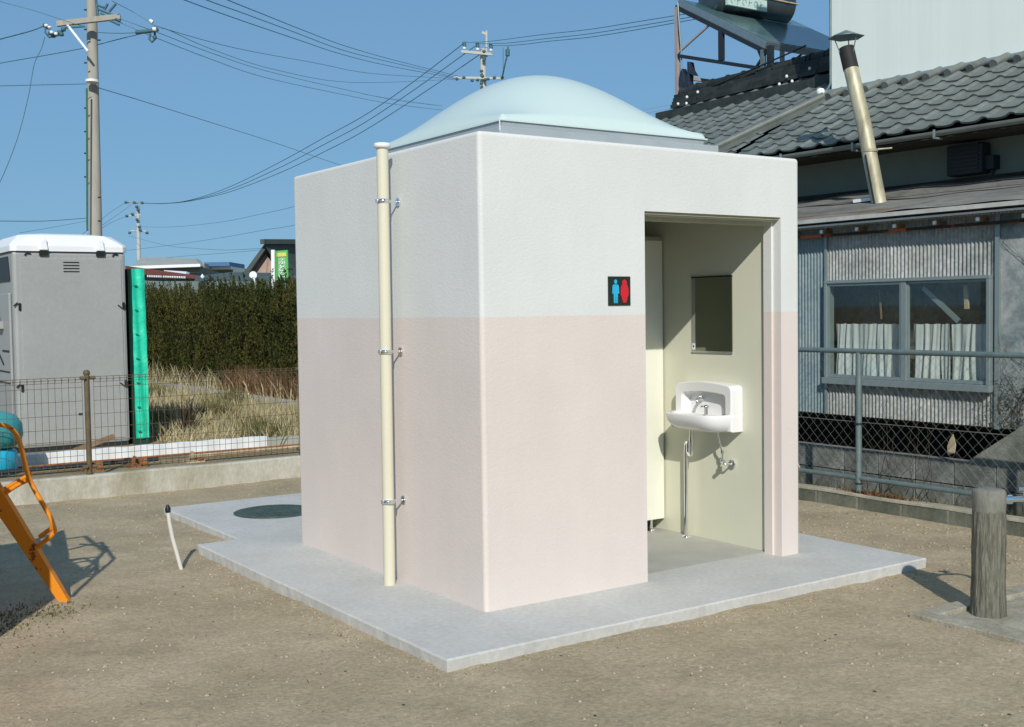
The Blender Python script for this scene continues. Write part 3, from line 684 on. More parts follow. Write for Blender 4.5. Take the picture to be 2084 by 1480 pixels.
for x in (-.45,.46):
    MB().tube([(x-.03,Y0-.012,Z1-.075),(x-.01,Y0-.012,Z1-.05),(x+.03,Y0-.012,Z1-.055)], .009, 6).build('screw_cover', M['black'], pt)
for k in range(4):
    MB().box((-.09,Y0-.014,Z1-.15-k*.033),(.075,Y0-.0085,Z1-.14-k*.033)).build('vent_slot', M['black'], pt)
for z in (1.66,.80):
    for x, s_ in ((-.545,1),(.535,-1)):
        MB().box((x-.012,Y0-.02,z-.045),(x+.012,Y0-.0085,z+.03)).bar((x-.06*1,Y0-.012,z+.0),(x-.02,Y0-.012,z+.035*s_), .012,.012).build('side_latch', M['black'], pt)
MB().box((.02,Y0-.016,.47),(.06,Y0-.0085,.49)).build('bolt', M['black'], pt)
# left side: doorway side with vent, handle
MB().prism([(X0-.006,Y0+.12,1.93),(X0-.006,Y0+.9,1.93),(X0-.006,Y0+.9,2.19),(X0-.006,Y0+.2,2.19)], (-.008,0,0)).build('side_vent', M['black'], pt)
MB().box((X0-.03,Y0+.10,.20),(X0-.003,Y1-.1,1.80)).build('door', M['toiletg'], pt, bevel=.01)
MB().box((X0-.036,Y0+.15,1.17),(X0-.031,Y0+.5,1.19)).box((X0-.036,Y0+.15,.95),(X0-.031,Y0+1.0,.965)).box((X0-.036,Y0+.15,.83),(X0-.031,Y0+1.0,.845)).bar((X0-.034,Y0+.45,1.03),(X0-.034,Y0+.7,1.15),.01,.02).build('door_trim', M['black'], pt)
MB().tube([(X0-.10,Y0+.5,1.5),(X0-.12,Y0+.5,1.62)], .035, 10).box((X0-.09,Y0+.4,1.42),(X0-.032,Y0+.6,1.50)).build('handle', M['toiletg'], pt)
MB().box((X0-.02,Y0+.02,.095),(X1-.02,Y1,.14)).build('skid', M['darksteel'], pt)
# strut leaning by the toilet
MB().bar(onY(150,918,7.12), onY(232,888,7.12), .03,.05).build('board', M['wood'])
o = bpy.data.objects['board']; tag(o, 'short wooden board leaning low against the white beam', 'board'); o.name = 'leaning_board'

M['greendk'] = mat('green_tie', (.0,.34,.21), .5, var=.1)
gb = thing('green_sheet_fence', (.85,8.8,.1), 'upright bright green sheet panel beside the portable toilet', 'panel')
GX0 = onY(271,700,8.1).x; GX1 = onY(298,700,8.1).x; GZ1 = onY(284,547,8.1).z
def gbf(u, v):
    y = 8.72+u*.02; return Vector((GX0+(GX1-GX0)*u, 8.09+.010*math.sin(u*9+v*5)+.006*math.sin(v*40), .17+v*(GZ1-.17)))
MB().grid(gbf, 8, 40).build('front_sheet', M['green'], gb)
MB().box((GX0-.003,8.11,.10),(GX1,8.9,GZ1)).build('body', mat('shaded_green_sheet', (.01,.05,.035), .6, var=.2), gb)  # side darkened in colour for the shade beside the portable toilet
for k in range(7): MB().box((GX0+.02,8.06,.25+k*.27),(GX0+.05,8.085,.262+k*.27)).build('tie', M['greendk'], gb)

# teal / blue rounded tank behind fence
tt = thing('round_tank', (-1.0,7.0,.1), 'rounded teal and blue plastic tank behind the fence at the left edge', 'tank')
ctr = Vector((-1.30,6.6,.1))
MB().lathe([(.20,.24),(.28,.28),(.305,.36),(.30,.46),(.25,.54),(.15,.58),(.03,.59)], (-1.18,6.55,.1), 28).build('lid', M['teal'], tt)
MB().lathe([(.24,0),(.27,.03),(.27,.20),(.24,.235)], (-1.20,6.55,.1), 28).build('base', M['blue'], tt)

# ------------------------------------------------------------------ orange slide
bs = Vector((-1.62,1.80,GZ)); nn_ = n_
def sp(u, v, off=0): return onP(u, v, bs, nn_) - nn_*off
slide = thing('playground_slide', bs, 'orange painted playground slide with rusty chips and bent tube rails', 'slide')
beam = [sp(6,1003), sp(139,1224), sp(124,1234), sp(-10,1040), sp(-190,760), sp(-175,730)]
MB().prism(beam, FWD*.05).build('side_beam', M['rustorange'], slide, bevel=.003)
def rail(pts, r_=.0135, off=.02, nm='rail'):
    # smooth with catmull
    P_ = [sp(u, v, off) for u, v in pts]; out = []
    for i in range(len(P_)-1):
        p0 = P_[max(0,i-1)]; p1 = P_[i]; p2 = P_[i+1]; p3 = P_[min(len(P_)-1,i+2)]
        for k in range(6):
            t = k/6; out.append(.5*((2*p1)+(-p0+p2)*t+(2*p0-5*p1+4*p2-p3)*t*t+(-p0+3*p1-3*p2+p3)*t**3))
    out.append(P_[-1]); return MB().tube(out, r_, 12).build(nm, M['rustorange'], slide)
rail([(-60,850),(-20,862),(2,866),(16,871),(31,887),(41,915),(54,968),(68,999),(96,1047),(106,1072),(108,1084),(98,1095),(70,1118)])
rail([(76,1095),(91,1084),(105,1074)], .012, .03, 'rail_end')
rail([(54,978),(30,990),(4,1007),(-30,1030)], .012, .03, 'rung')
rail([(50,969),(28,981),(0,997),(-30,1015)], .012, .10, 'rung')
# guessed tower, unseen beyond the picture edge, added to throw the broad shadow
tw = MB(); tx = -2.50
tw.box((tx-.03,.62,.10),(tx,2.02,1.32)).box((-3.7,.62,1.0),(tx-.031,2.02,1.05)).box((-3.7,.62,.10),(tx-.031,.65,1.30))
tw.box((-3.7,1.99,.10),(tx-.031,2.02,1.30))
tw.build('shadow_tower_side', M['orange'], slide)
tb = MB()
for x, y in ((tx-.03,.64),(tx-.03,2.0),(-3.7,.64),(-3.7,2.0)): tb.tube([(x,y,-.1),(x,y,1.45)], .024, 10)
tb.build('shadow_tower_post', M['orange'], slide)
MB().tube([(tx,.7,1.2),(tx,.9,1.62),(tx,1.5,1.66),(tx,1.95,1.3)], .016, 10).tube([(tx+.28,.9,.7),(tx+.3,1.1,1.25),(tx+.3,1.6,1.35),(tx+.28,1.9,1.0)], .014, 10).tube([(tx,1.0,1.1),(tx+.28,1.2,1.1),(tx+.32,1.5,1.05),(tx,1.6,1.0)], .012, 10).build('shadow_tower_rail', M['orange'], slide)

# low weeds at bottom left under the slide
def blades(n, fx, hmin, hmax, wd, name, m, z, lean=.5, parent=None, keep=None):
    xs, ys = fx(n); n = len(xs); h = hmin+(hmax-hmin)*rng.random(n)**1.5; a = rng.uniform(0, 6.28, n); ln = rng.uniform(0, lean, n)*h
    b = rng.uniform(0, 6.28, n); wv = np.stack([np.cos(b)*wd, np.sin(b)*wd, np.zeros(n)], 1)*(.5+rng.random(n))[:,None]
    p0 = np.stack([xs, ys, np.full(n, z) if np.isscalar(z) else z], 1)
    p1 = p0+np.stack([np.cos(a)*ln*.4, np.sin(a)*ln*.4, h*.6], 1); p2 = p0+np.stack([np.cos(a)*ln, np.sin(a)*ln, h], 1)
    V = np.stack([p0-wv, p0+wv, p1-wv*.8, p1+wv*.8, p2-wv*.15, p2+wv*.15], 1).reshape(-1, 3)
    k = np.arange(n)*6; Fc = np.concatenate([np.stack([k,k+1,k+3,k+2],1), np.stack([k+2,k+3,k+5,k+4],1)])
    o = raw(name, V, Fc, m, parent); o['kind'] = 'stuff'; return o
def fxw(n): 
    x = rng.normal(-1.98, .17, n); y = rng.normal(1.62, .17, n); return x, y
tag(blades(1500, fxw, .006, .022, .004, 'low_weeds', M['weed'], GZ, 1.2), 'low trampled weeds under the orange slide beam', 'weeds')

M['litter'] = leaf_mat('leaf_litter', [(.2, (.10, .06, .03)), (.6, (.28, .19, .10)), (.9, (.45, .36, .22))], scale=3, trans=0)
tag(blades(1500, LITTER, .002, .010, .004, 'leaf_litter', M['litter'], GZ+.004, 3.5), 'tiny bits of dead leaf and grass strewn over the sand', 'leaf litter')
# ------------------------------------------------------------------ dry grass, path strip, hedge
structure(MB().box((3.85,8,.0),(4.20,40,.19)).build('field_path', mat('path_concrete', (.36,.35,.31), .9, var=.15, scale=2)))
def fxg(n):
    x = rng.uniform(.9, 3.75, n); y = 7.0+12.5*rng.random(n)**1.2
    k = ~((x < 1.75) & (y < 7.25)); return x[k], y[k]
tag(blades(26000, fxg, .03, .24, .006, 'dry_grass', M['straw'], .09, .8), 'tall straw-coloured dry grass behind the mesh fence', 'dry grass')
def fxg2(n): return rng.normal(2.9, .35, n), rng.uniform(17, 23, n)
tag(blades(1800, fxg2, .2, .7, .009, 'tall_dry_grass', M['straw'], .09, .5), 'taller clump of pale dry grass in front of the hedge', 'dry grass')
def fxg3(n): return rng.uniform(4.16, 4.5, n), rng.uniform(10, 15, n)
tag(blades(4500, fxg3, .1, .6, .007, 'reddish_weeds', M['deadleaf'], .09, .7), 'reddish brown weeds along the foot of the hedge', 'weeds')
def fxg4(n): return rng.uniform(4.1, 4.4, n), rng.uniform(11, 26, n)
tag(blades(1800, fxg4, .1, .5, .007, 'edge_grass', M['straw'], .1, .9), 'straw tufts along the concrete strip at the hedge foot', 'dry grass')
def fxh(n):
    cx_ = rng.choice([1.3, 1.9, 2.4, 3.1, 3.4, 1.6, 2.9], n); cy_ = {1.3: 9.6, 1.9: 7.6, 2.4: 10.5, 3.1: 8.6, 3.4: 12.5, 1.6: 12.0, 2.9: 15.}
    return cx_+rng.normal(0,.14,n), np.array([cy_[float(c)] for c in cx_])+rng.normal(0,.22,n)
tag(blades(4200, fxh, .05, .34, .005, 'green_tufts', M['weed'], .09, .7), 'darker green weed tufts dotted through the dry grass', 'weeds')
# small bare shrub
sh = thing('bare_shrub', (1.35,8.6,.1), 'small dark leafless shrub among the dry grass', 'shrub')
bb = MB()
for k in range(60):
    a = random.uniform(-1.4,1.4); b_ = random.uniform(0,6.28); L_ = random.uniform(.25,.5)
    q = Vector((1.35,8.6,.1)); d = Vector((math.sin(a)*math.cos(b_), math.sin(a)*math.sin(b_)*.6, math.cos(a)))
    bb.tube([q, q+d*L_*.5, q+d*L_+Vector((random.uniform(-.05,.05),0,.02))], [.008,.006,.003], 5)
bb.build('branches', M['vine'], sh)

hd = thing('hedge', (4.95,18,.1), 'long dark green clipped conifer hedge behind the dry field', 'hedge')
HX0, HX1, HY0, HY1 = 4.45, 5.6, 9.5, 36.0
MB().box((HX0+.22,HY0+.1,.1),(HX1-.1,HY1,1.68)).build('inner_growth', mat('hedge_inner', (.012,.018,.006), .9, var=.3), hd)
def hedge_leaves(n):
    # plumes: upright clumps of scale leaves leaning off the surface
    nc = 2400; cy_ = HY0+(HY1-HY0)*rng.random(nc)**1.5; u = rng.random(nc)
    face = u < .74
    cx_ = np.where(face, HX0+.08+rng.normal(0,.09,nc), rng.uniform(HX0, HX1, nc))
    cz_ = np.where(face, rng.uniform(.15, 1.86, nc), 1.80+rng.normal(0,.05,nc)+.05*np.sin(cy_*1.7))
    which = rng.integers(0, nc, n); t = rng.random(n); L_ = rng.uniform(.25,.7,nc)[which]; rad = (.06*(1-t)+.008)
    th = rng.uniform(0, 6.28, n); leanx = rng.normal(-.12,.12,nc)[which]; leany = rng.normal(0,.15,nc)[which]
    p = np.stack([cx_[which]+rad*np.cos(th)+leanx*t*L_, cy_[which]+rad*np.sin(th)+leany*t*L_, cz_[which]+(t-.4)*L_*1.1], 1)
    s_ = rng.uniform(.009,.022,n)[:,None]
    d1 = rng.normal(0,1,(n,3)); d1[:,2] = abs(d1[:,2])+1.4; d1 /= np.linalg.norm(d1,axis=1)[:,None]
    d2 = np.cross(d1, rng.normal(0,1,(n,3))); d2 /= np.linalg.norm(d2,axis=1)[:,None]
    V = np.stack([p-d2*s_*.5, p+d2*s_*.5, p+d1*s_*2+d2*s_*.35, p+d1*s_*2-d2*s_*.35], 1).reshape(-1,3)
    k = np.arange(n)*4; return V, np.stack([k,k+1,k+2,k+3],1)
V, Fc = hedge_leaves(230000)
o = raw('foliage', V, Fc, M['hedge'], hd); o['kind'] = 'stuff'

# ------------------------------------------------------------------ right: block wall + chain link fence
XB = 4.15
bwall = thing('block_wall', (XB+.05,2,GZ), 'low grey concrete block wall with mortar cap along the yard edge', 'block wall')
me_b = MB().box((0,-.196,0),(.10,.196,.19)).mesh('block', M['block'])
bm = bmesh.new(); bm.from_mesh(me_b); bmesh.ops.bevel(bm, geom=bm.edges[:], offset=.004, segments=1, affect='EDGES'); bm.to_mesh(me_b); bm.free()
y = 1.23-.41*12
while y < 5.5:
    piece('block', me_b, bwall, Matrix.Translation((XB+random.uniform(-.001,.001), y, -.15)) @ Matrix.Rotation(random.uniform(-.004,.004), 4, 'Z')); y += .41
MB().box((XB+.004,-3.9,-.16),(XB+.096,5.5,.039)).build('mortar_joints', M['mortar'], bwall)
cpw = MB()
def capf(u, v):
    y = -3.9+u*9.4; prof = [(XB-.004,.040),(XB-.002,.056),(XB+.012,.062),(XB+.09,.062),(XB+.104,.055),(XB+.104,.040)]
    p = prof[int(round(v*5))]; return Vector((p[0]+.003*math.sin(y*9), y, p[1]+.003*math.sin(y*6.1)))
cpw.grid(capf, 180, 5, False).build('mortar_cap', M['cap'], bwall)

cf = thing('chain_link_fence', (XB+.05,2,.06), 'blue-grey pipe framed chain link fence on the block wall', 'chain link fence')
XF = XB+.05
for y in (-2.95,-.95,1.05,3.05,5.05):
    MB().tube([(XF,y,.05),(XF,y,1.172)], .024, 16).build('post', M['galv'], cf)
    MB().lathe([(.026,0),(.026,.018)], (XF,y,.60), 14).lathe([(.026,0),(.026,.014)], (XF,y,.13), 14).tube([(XF-.028,y,.61),(XF-.05,y,.61)], .006, 8).build('band', M['darksteel'], cf)
MB().tube([(XF,-3.9,1.178),(XF,1,1.182),(XF,5.4,1.19)], .021, 14).build('top_rail', M['galv'], cf)
MB().tube([(XF,-3.9,.182),(XF,5.4,.178)], .019, 14).build('bottom_rail', M['galv'], cf)
MB().tube([(XF+.03,-3.9,.62),(XF+.03,5.4,.62)], .003, 6).build('tension_wire', M['chain'], cf)
for ya, yb in ((-2.95,-.95),(-.95,1.05),(1.05,3.05),(3.05,5.05)):
    V = []; Fq = []; z0_, z1_ = .19, 1.165; sp_ = .088; k = 0
    hgt = z1_-z0_; yy = ya-hgt
    def strand(p, q, dx):
        global k
        p = np.array(p); q = np.array(q); d = q-p; d /= np.linalg.norm(d); a = np.cross(d, [1,0,0]); r_ = .0011
        off = [a*r_, np.array([-1,0,0])*r_, -a*r_, np.array([1,0,0])*r_]
        V.extend([p+o_ for o_ in off]+[q+o_ for o_ in off]); b = k*8
        Fq.extend([(b+i, b+(i+1)%4, b+4+(i+1)%4, b+4+i) for i in range(4)]); k += 1
    s_ = 0
    t = ya-hgt
    while t < yb:
        for sgn in (1, -1):
            # strand along y = t + (z-z0)*... clipped to the bay
            za, zb = z0_, z1_
            if sgn == 1: f = lambda z: t+(z-z0_)
            else: f = lambda z: t+hgt-(z-z0_)
            pts = []
            lo = max(ya, min(f(z0_), f(z1_))); hi = min(yb, max(f(z0_), f(z1_)))
            if hi-lo < .01: continue
            zf = (lambda y_: z0_+(y_-t)) if sgn == 1 else (lambda y_: z0_+(t+hgt-y_))
            strand((XF+.027+.0018*sgn, lo, zf(lo)), (XF+.027+.0018*sgn, hi, zf(hi)), 0)
        t += sp_
    o = raw('wire_mesh', V, Fq, M['chain'], cf); o['kind'] = 'stuff'

# second block wall: foundation under the shed
XS = 5.0
fw = thing('shed_foundation', (4.95,1.5,-.1), 'two-course grey concrete block foundation wall below the shed', 'foundation wall')
me_c = MB().box((0,-.182,0),(.14,.182,.192)).mesh('block', M['block2'])
bm = bmesh.new(); bm.from_mesh(me_c); bmesh.ops.bevel(bm, geom=bm.edges[:], offset=.004, segments=1, affect='EDGES'); bm.to_mesh(me_c); bm.free()
for c_ in range(3):
    y = .53-.37*9
    while y < 6.5:
        piece('block', me_c, fw, Matrix.Translation((4.95+(.0 if c_ == 2 else .004)+random.uniform(-.003,.003), y, -.306+.2*c_)) @ Matrix.Rotation(random.uniform(-.008,.008), 4, 'Z')); y += .37
MB().box((4.963,-3,-.32),(5.08,6.6,.285)).build('mortar_joints', M['dark'], fw)
bt = [onX(1973,936,4.948), onX(2084,865,4.948)]
d_ = (bt[1]-bt[0]); e2 = bt[0]+d_*2.2
bs_ = MB().prism([(4.948,bt[0].y+.02,.28),(4.948,bt[0].y,bt[0].z),(4.948,bt[1].y,bt[1].z),(4.948,bt[1].y-.9,bt[1].z+.02),(4.948,bt[1].y-.9,.28)], (.12,0,0))
bs_.build('sunlit_patch', mat('sunlit_patch_concrete', (.10,.11,.08), .9, col2=(.30,.31,.27), scale=4, bump=.5), fw)  # lighter wedge in the shape of sunlight beside the shed's shadow edge

# ------------------------------------------------------------------ the old shed
shed = thing('old_shed', (XS,1.5,-.1), 'old lean-to shed clad in weathered corrugated sheet with curtained window', 'shed')
YS0, YS1, ZB, ZT = -3.2, 6.3, .575, 2.36
yc = .36        # corner where the corrugated cladding ends and plaster begins
def corr(ya, yb, za, zb, m, name='corrugated_sheet', x=XS, pitch=.0362, amp=.0085):
    n = int(abs(yb-ya)/pitch*6)
    def f(u, v):
        y = ya+(yb-ya)*u; return Vector((x+amp*math.cos(2*math.pi*y/pitch)+.004*math.sin(y*3), y, za+(zb-za)*v))
    return MB().grid(f, n, 1).build(name, m, shed, fix=False)
wy0, wy1, wz0, wz1 = .423, 2.008, .905, 1.735    # window opening
corr(yc, 2.06, wz1+.03, ZT-.05, M['corr'])
corr(yc, 2.06, ZB, wz0-.06, M['corr'])
corr(yc, wy0, wz0-.06, wz1+.03, M['corr'])
corr(2.06, YS1, ZB, ZT-.05, M['corrblue'], x=XS+.006)
MB().box((XS-.02,2.035,ZB),(XS-.002,2.06,ZT-.1)).build('seam_batten', M['alu'], shed)
# body behind cladding
MB().box((XS+.05,2.06,ZB-.01),(XS+.10,YS1,ZT)).box((XS+.05,yc,ZB-.01),(XS+.10,2.059,wz0-.06)).box((XS+.05,yc,wz1+.03),(XS+.10,2.059,ZT)).build('wall_backing', M['wood'], shed)
MB().box((XS+.1,YS0,ZB-.02),(XS+1.4,YS1,ZB)).build('floor_deck', M['wood'], shed)
MB().box((XS+1.0,YS0,-.3),(XS+1.05,YS1,ZB-.021)).build('crawl_space_shade', M['dark'], shed)  # near-black colour stands for the shade under the floor
MB().box((XS-.025,yc-.02,ZB-.01),(XS+.05,yc+.02,ZT-.05)).build('corner_post', M['alu'], shed)
MB().box((XS-.008,YS0,ZB),(XS+.06,yc-.021,ZT-.05)).build('plaster_wall', M['plaster'], shed)
# window, standing proud
wd = MB(); xw = XS-.055
wd.box((xw,wy0-.02,wz1),(XS+.05,wy1+.03,wz1+.028)).box((xw-.02,wy0-.03,wz0-.055),(XS+.05,wy1+.04,wz0-.0))
wd.box((xw,wy1,wz0+.001),(XS+.05,wy1+.03,wz1-.001)).box((xw,wy0-.02,wz0+.001),(XS+.05,wy0+.012,wz1-.001))
wf = wd.build('window_frame', M['alu'], shed, bevel=.003)
ym = 1.206
MB().box((xw+.01,ym-.024,wz0+.002),(xw+.05,ym+.024,wz1-.002)).build('mullion', M['alu'], wf)
for ya, yb, xo in ((wy0+.013,ym-.025,.028),(ym+.025,wy1-.001,.016)):
    s_ = MB(); x_ = xw+xo
    s_.box((x_,ya,wz0+.003),(x_+.02,yb,wz0+.030)).box((x_,ya,wz1-.022),(x_+.02,yb,wz1-.003)).box((x_,ya,wz0+.031),(x_+.02,ya+.016,wz1-.023)).box((x_,yb-.016,wz0+.031),(x_+.02,yb,wz1-.023))
    s_.build('sash', M['alu'], wf)
    MB().box((x_+.008,ya+.017,wz0+.031),(x_+.011,yb-.017,wz1-.023)).build('pane', M['glass'], wf)
def curt(ya, yb, ph):
    def f(u, v):
        y = ya+(yb-ya)*u; top = 1.383; bot = .93
        w_ = .013*math.sin(2*math.pi*(y*9+ph)+2.2*math.sin(y*17+ph*5)+.8*v*math.sin(y*7))+.006*math.sin(2*math.pi*y*23+v*2.5+2*math.sin(y*13))
        return Vector((XS+.045+w_*(.5+.6*(1-v)), y+.006*math.sin(v*4+y*20), bot+(top-bot)*v-.006*abs(math.sin(y*30))))
    return f
ins = thing('window_curtain', (XS,1.6,.93), 'pleated white half curtain in the left window pane', 'curtain', 'half curtains in the shed window')
MB().grid(curt(ym+.03, wy1-.02, 0), 140, 8).build('cloth', M['curtain'], ins)
ins2 = thing('window_curtain', (XS,.8,.93), 'pleated white half curtain with dark gaps in the right window pane', 'curtain', 'half curtains in the shed window')
MB().grid(curt(wy0+.06, .80, .4), 70, 8).grid(curt(.815,.905, .1), 16, 8).grid(curt(.92,ym-.04, .2), 50, 8).build('cloth', M['curtain'], ins2)
# clutter behind the glass
MB().box((XS+.30,wy0-.1,wz0-.05),(XS+.33,wy1+.15,wz1+.1)).build('stained_board', M['junk'], shed)
jk = thing('window_clutter', (XS+.15,1.3,1.5), 'dusty round plate and wooden lath propped inside the shed window', 'clutter')
MB().tube([(XS+.13,1.72,1.53),(XS+.14,1.72,1.53)], .05, 18).build('round_plate', M['black'], jk)
MB().bar((XS+.08,1.10,1.68),(XS+.10,.78,1.40),.02,.04).build('diagonal_bar', M['alu'], jk)
MB().bar((XS+.09,.70,1.50),(XS+.09,.71,1.69),.02,.035).build('wood_piece', M['bamboo'], jk)
MB().bar((XS+.09,1.53,1.42),(XS+.09,1.55,1.68),.012,.012).build('lath', M['wood'], jk)
MB().bar((XS+.09,1.12,1.40),(XS+.09,1.14,1.66),.04,.04).build('dark_strip', M['black'], jk)
# awning
AW = []
def awf(u, v):
    y = YS0+(YS1-YS0)*u; x = 4.86+v*.30
    return Vector((x, y, 2.228+.012*math.cos(2*math.pi*y/.032)+v*.06+.006*math.sin(y*1.3)))
MB().grid(awf, 1800, 1, False).build('awning_sheet', M['awn'], shed, fix=False)
MB().box((4.842,YS0,2.236),(4.858,YS1,2.252)).build('awning_edge', M['toiletw'], shed)
y = -3.0; 
while y < YS1:
    r_ = MB().box((4.885,y-.018,2.175),(5.2,y+.018,2.21)); r_.build('rafter', M['wood'], shed)
    MB().box((4.872,y-.014,2.178),(4.884,y+.014,2.207)).build('rafter_end', M['toiletw'], shed)
    y += .385
MB().box((4.93,YS0,2.150),(4.96,YS1,2.173)).build('purlin', M['rafter'], shed)
# lean-to roof
def lrf(u, v):
    y = YS0+(YS1+.6-YS0)*u; x = 4.80+v*1.6
    return Vector((x, y, 2.300+v*.375+.010*math.sin(y*2.2+v*3)+.006*math.sin(y*7)+.004*math.cos(v*18)))
lr = MB().grid(lrf, 160, 14); lr.build('lean_to_roof', M['leanroof'], shed)
MB().box((4.79,YS0,2.268),(4.81,YS1+.6,2.302)).build('roof_edge_trim', M['awn'], shed)
MB().box((4.815,YS0,2.262),(6.38,YS1+.5,2.29)).build('roof_board', M['dark'], shed)
MB().box((5.62,YS0,2.51),(5.66,YS1,2.535)).build('roof_lap', M['leanroof'], shed)

# vine on the plaster wall
vn = thing('wall_vine', (XS-.03,.1,.6), 'bare dark vine climbing the stained plaster wall of the shed', 'vine')
vb = MB()
def branch(p, d, L_, r_, depth):
    pts = [p.copy()]
    for i in range(6):
        d = (d+Vector((0,random.uniform(-.35,.35),random.uniform(-.25,.3)))).normalized(); p = p+d*L_/6; p.z = min(p.z, 2.05); p.y = min(p.y, .34); p.x = XS-.022+random.uniform(-.012,.008); pts.append(p.copy())
        if depth and random.random() < .55: branch(p, (d+Vector((0,random.uniform(-1.1,1.1),.2))).normalized(), L_*.5, r_*.6, depth-1)
    vb.tube(pts, [r_*(1-.1*i) for i in range(7)], 5)
for y_, L_ in ((.22,.35),(.10,.9),(-.02,1.1),(.3,.3),(-.3,1.0),(.18,.5)): branch(Vector((XS-.02,y_,.58)), Vector((0,random.uniform(-.3,-.05),1)), L_, .004, 2)
vb.build('stems', M['vine'], vn)
nl = 1500; ly_ = rng.normal(.16,.20,nl); lz_ = .58+abs(rng.normal(0,.22,nl)); p = np.stack([np.full(nl,XS-.03)+rng.uniform(-.02,.01,nl), ly_, lz_],1)
s_ = rng.uniform(.003,.011,nl)[:,None]; d1 = rng.normal(0,1,(nl,3)); d1/=np.linalg.norm(d1,axis=1)[:,None]; d2 = np.cross(d1, rng.normal(0,1,(nl,3))); d2/=np.linalg.norm(d2,axis=1)[:,None]
V = np.stack([p, p+d1*s_+d2*s_*.5, p+d1*s_*2, p+d1*s_-d2*s_*.5],1).reshape(-1,3); k = np.arange(nl)*4
o = raw('leaves', V, np.stack([k,k+1,k+2,k+3],1), M['vineleaf'], vn); o['kind'] = 'stuff'
# twigs through the chain link
tgw = thing('dry_creeper', (4.5,1.0,.06), 'thin bare creeper twigs tangled in the chain link fence', 'creeper')
tb = MB()
for k in range(14):
    y = random.choice([1.0, .9, .55, .2, 1.35])+random.uniform(-.12,.12); p = Vector((4.27,y,.07)); pts = [p.copy()]
    dz = random.uniform(.08,.16)
    for i in range(6): p = p+Vector((random.uniform(-.012,.02), random.uniform(-.07,.05), dz*random.uniform(.4,1.2))); pts.append(p.copy())
    tb.tube(pts, [.003,.0028,.0024,.002,.0018,.0015,.001], 4)
tb.build('twigs', M['vine'], tgw)
def fxl(n): return rng.uniform(4.17,4.25,n), rng.choice([1.0,.9,.75], n)+rng.normal(0,.12,n)
tag(blades(500, fxl, .005, .03, .006, 'dead_leaves', M['deadleaf'], .062, 1.5), 'brown dead leaves lying on the block wall cap by the fence post', 'dead leaves')
def fxm(n): return rng.uniform(4.3,4.9,n), rng.uniform(-1,3,n)
tag(blades(2500, fxm, .03, .22, .004, 'alley_weeds', M['weed'], -.16, .8), 'sparse weeds in the strip between the fence and the shed', 'weeds')
tag(MB().prism([(4.93,.76,.33),(4.93,.70,.35),(4.93,.69,.42),(4.93,.715,.50),(4.93,.74,.46),(4.93,.765,.40)], (.01,0,0)).build('cloth_scrap', M['bamboo'], loc=(4.93,.72,.4)), 'pale cloth scrap caught in front of the dark crawl space', 'cloth')
tag(MB().tube([(4.60,2.45,.60),(4.7,2.2,.30),(4.7,2.1,.1)], .006, 6).build('dead_stalk', M['bamboo'], loc=(4.7,2.2,.1)), 'pale dead stalk slanting across the crawl space beside the toilet', 'stalk')

# stove flue
fl_ = thing('stove_flue', (5.55,1.9,2.5), 'leaning stained stove flue pipe with conical cowl on the lean-to roof', 'flue pipe')
f0 = onX(1795,412,5.55); f1 = onX(1722,98,5.55); f0b = f0-Vector((0,0,.15))
MB().tube([f0b, f0.lerp(f1,.5), f0.lerp(f1,.88)], [.068,.067,.067], 24).build('pipe', M['stove'], fl_)
MB().tube([f0.lerp(f1,.86), f1], [.071,.071], 24).build('sooty_collar', M['soot'], fl_)
top = f1+Vector((0,0,.13)); ax = (f1-f0).normalized()
MB().lathe([(.165,0),(.168,.004),(.09,.035),(.004,.07)], f1+Vector((0,0,.095)), 6).build('cowl', M['cowl'], fl_)
for a in range(3):
    t = a*2.1+.5; MB().tube([f1-ax*.05+Vector((.068*math.cos(t),.068*math.sin(t),0)), f1+Vector((.12*math.cos(t),.12*math.sin(t),.105))], .005, 6).build('stay', M['cowl'], fl_)
mid = f0.lerp(f1,.33)
MB().tube([mid-sd*.075, mid+sd*.20+Vector((0,0,.02))], .008, 8).lathe([(.071,-.012),(.071,.012)], mid, 20).build('wall_stay', M['stove'], fl_)
MB().bar(f0.lerp(f1,.30)+Vector((-.08,.0,0)), f0b+Vector((-.09,0,.08)), .012,.012).build('prop', M['darksteel'], fl_)
tag(MB().bar(onX(1738,410,5.6), onX(1785,404,5.6), .03,.03).build('roof_bar', M['toiletw'], loc=(5.6,2,2.5)), 'short white bar lying on the lean-to roof beside the flue', 'bar')

# ------------------------------------------------------------------ main house behind
house = thing('tiled_house', (7.0,1.5,-.1), 'two-storey house with grey tiled lower roof and pale upper wall', 'house')
XE, ZE, SL = 5.87, 3.12, .52
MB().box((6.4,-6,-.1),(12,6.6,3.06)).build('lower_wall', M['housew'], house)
MB().box((7.6,-6,3.5),(12,4.19,8.2)).build('upper_wall', M['siding'], house)
MB().box((6.36,-6,2.60),(6.399,6.6,2.70)).build('base_board', M['dark'], house)
dp = MB().tube([(7.59,4.20,8.2),(7.59,4.20,4.12),(7.57,4.22,4.06),(7.55,4.26,4.02)], .013, 10)
dp.build('downpipe', M['galv'], house)
MB().tube([(7.55,4.27,4.00),(7.55,-6,3.93+.0)], .04, 12).build('wall_flashing', M['alu'], house)
MB().lathe([(.0,-.05),(.04,-.035),(.05,0),(.04,.035),(.0,.05)], (7.5,4.27,4.02), 14).build('pipe_elbow', M['siding'], house)
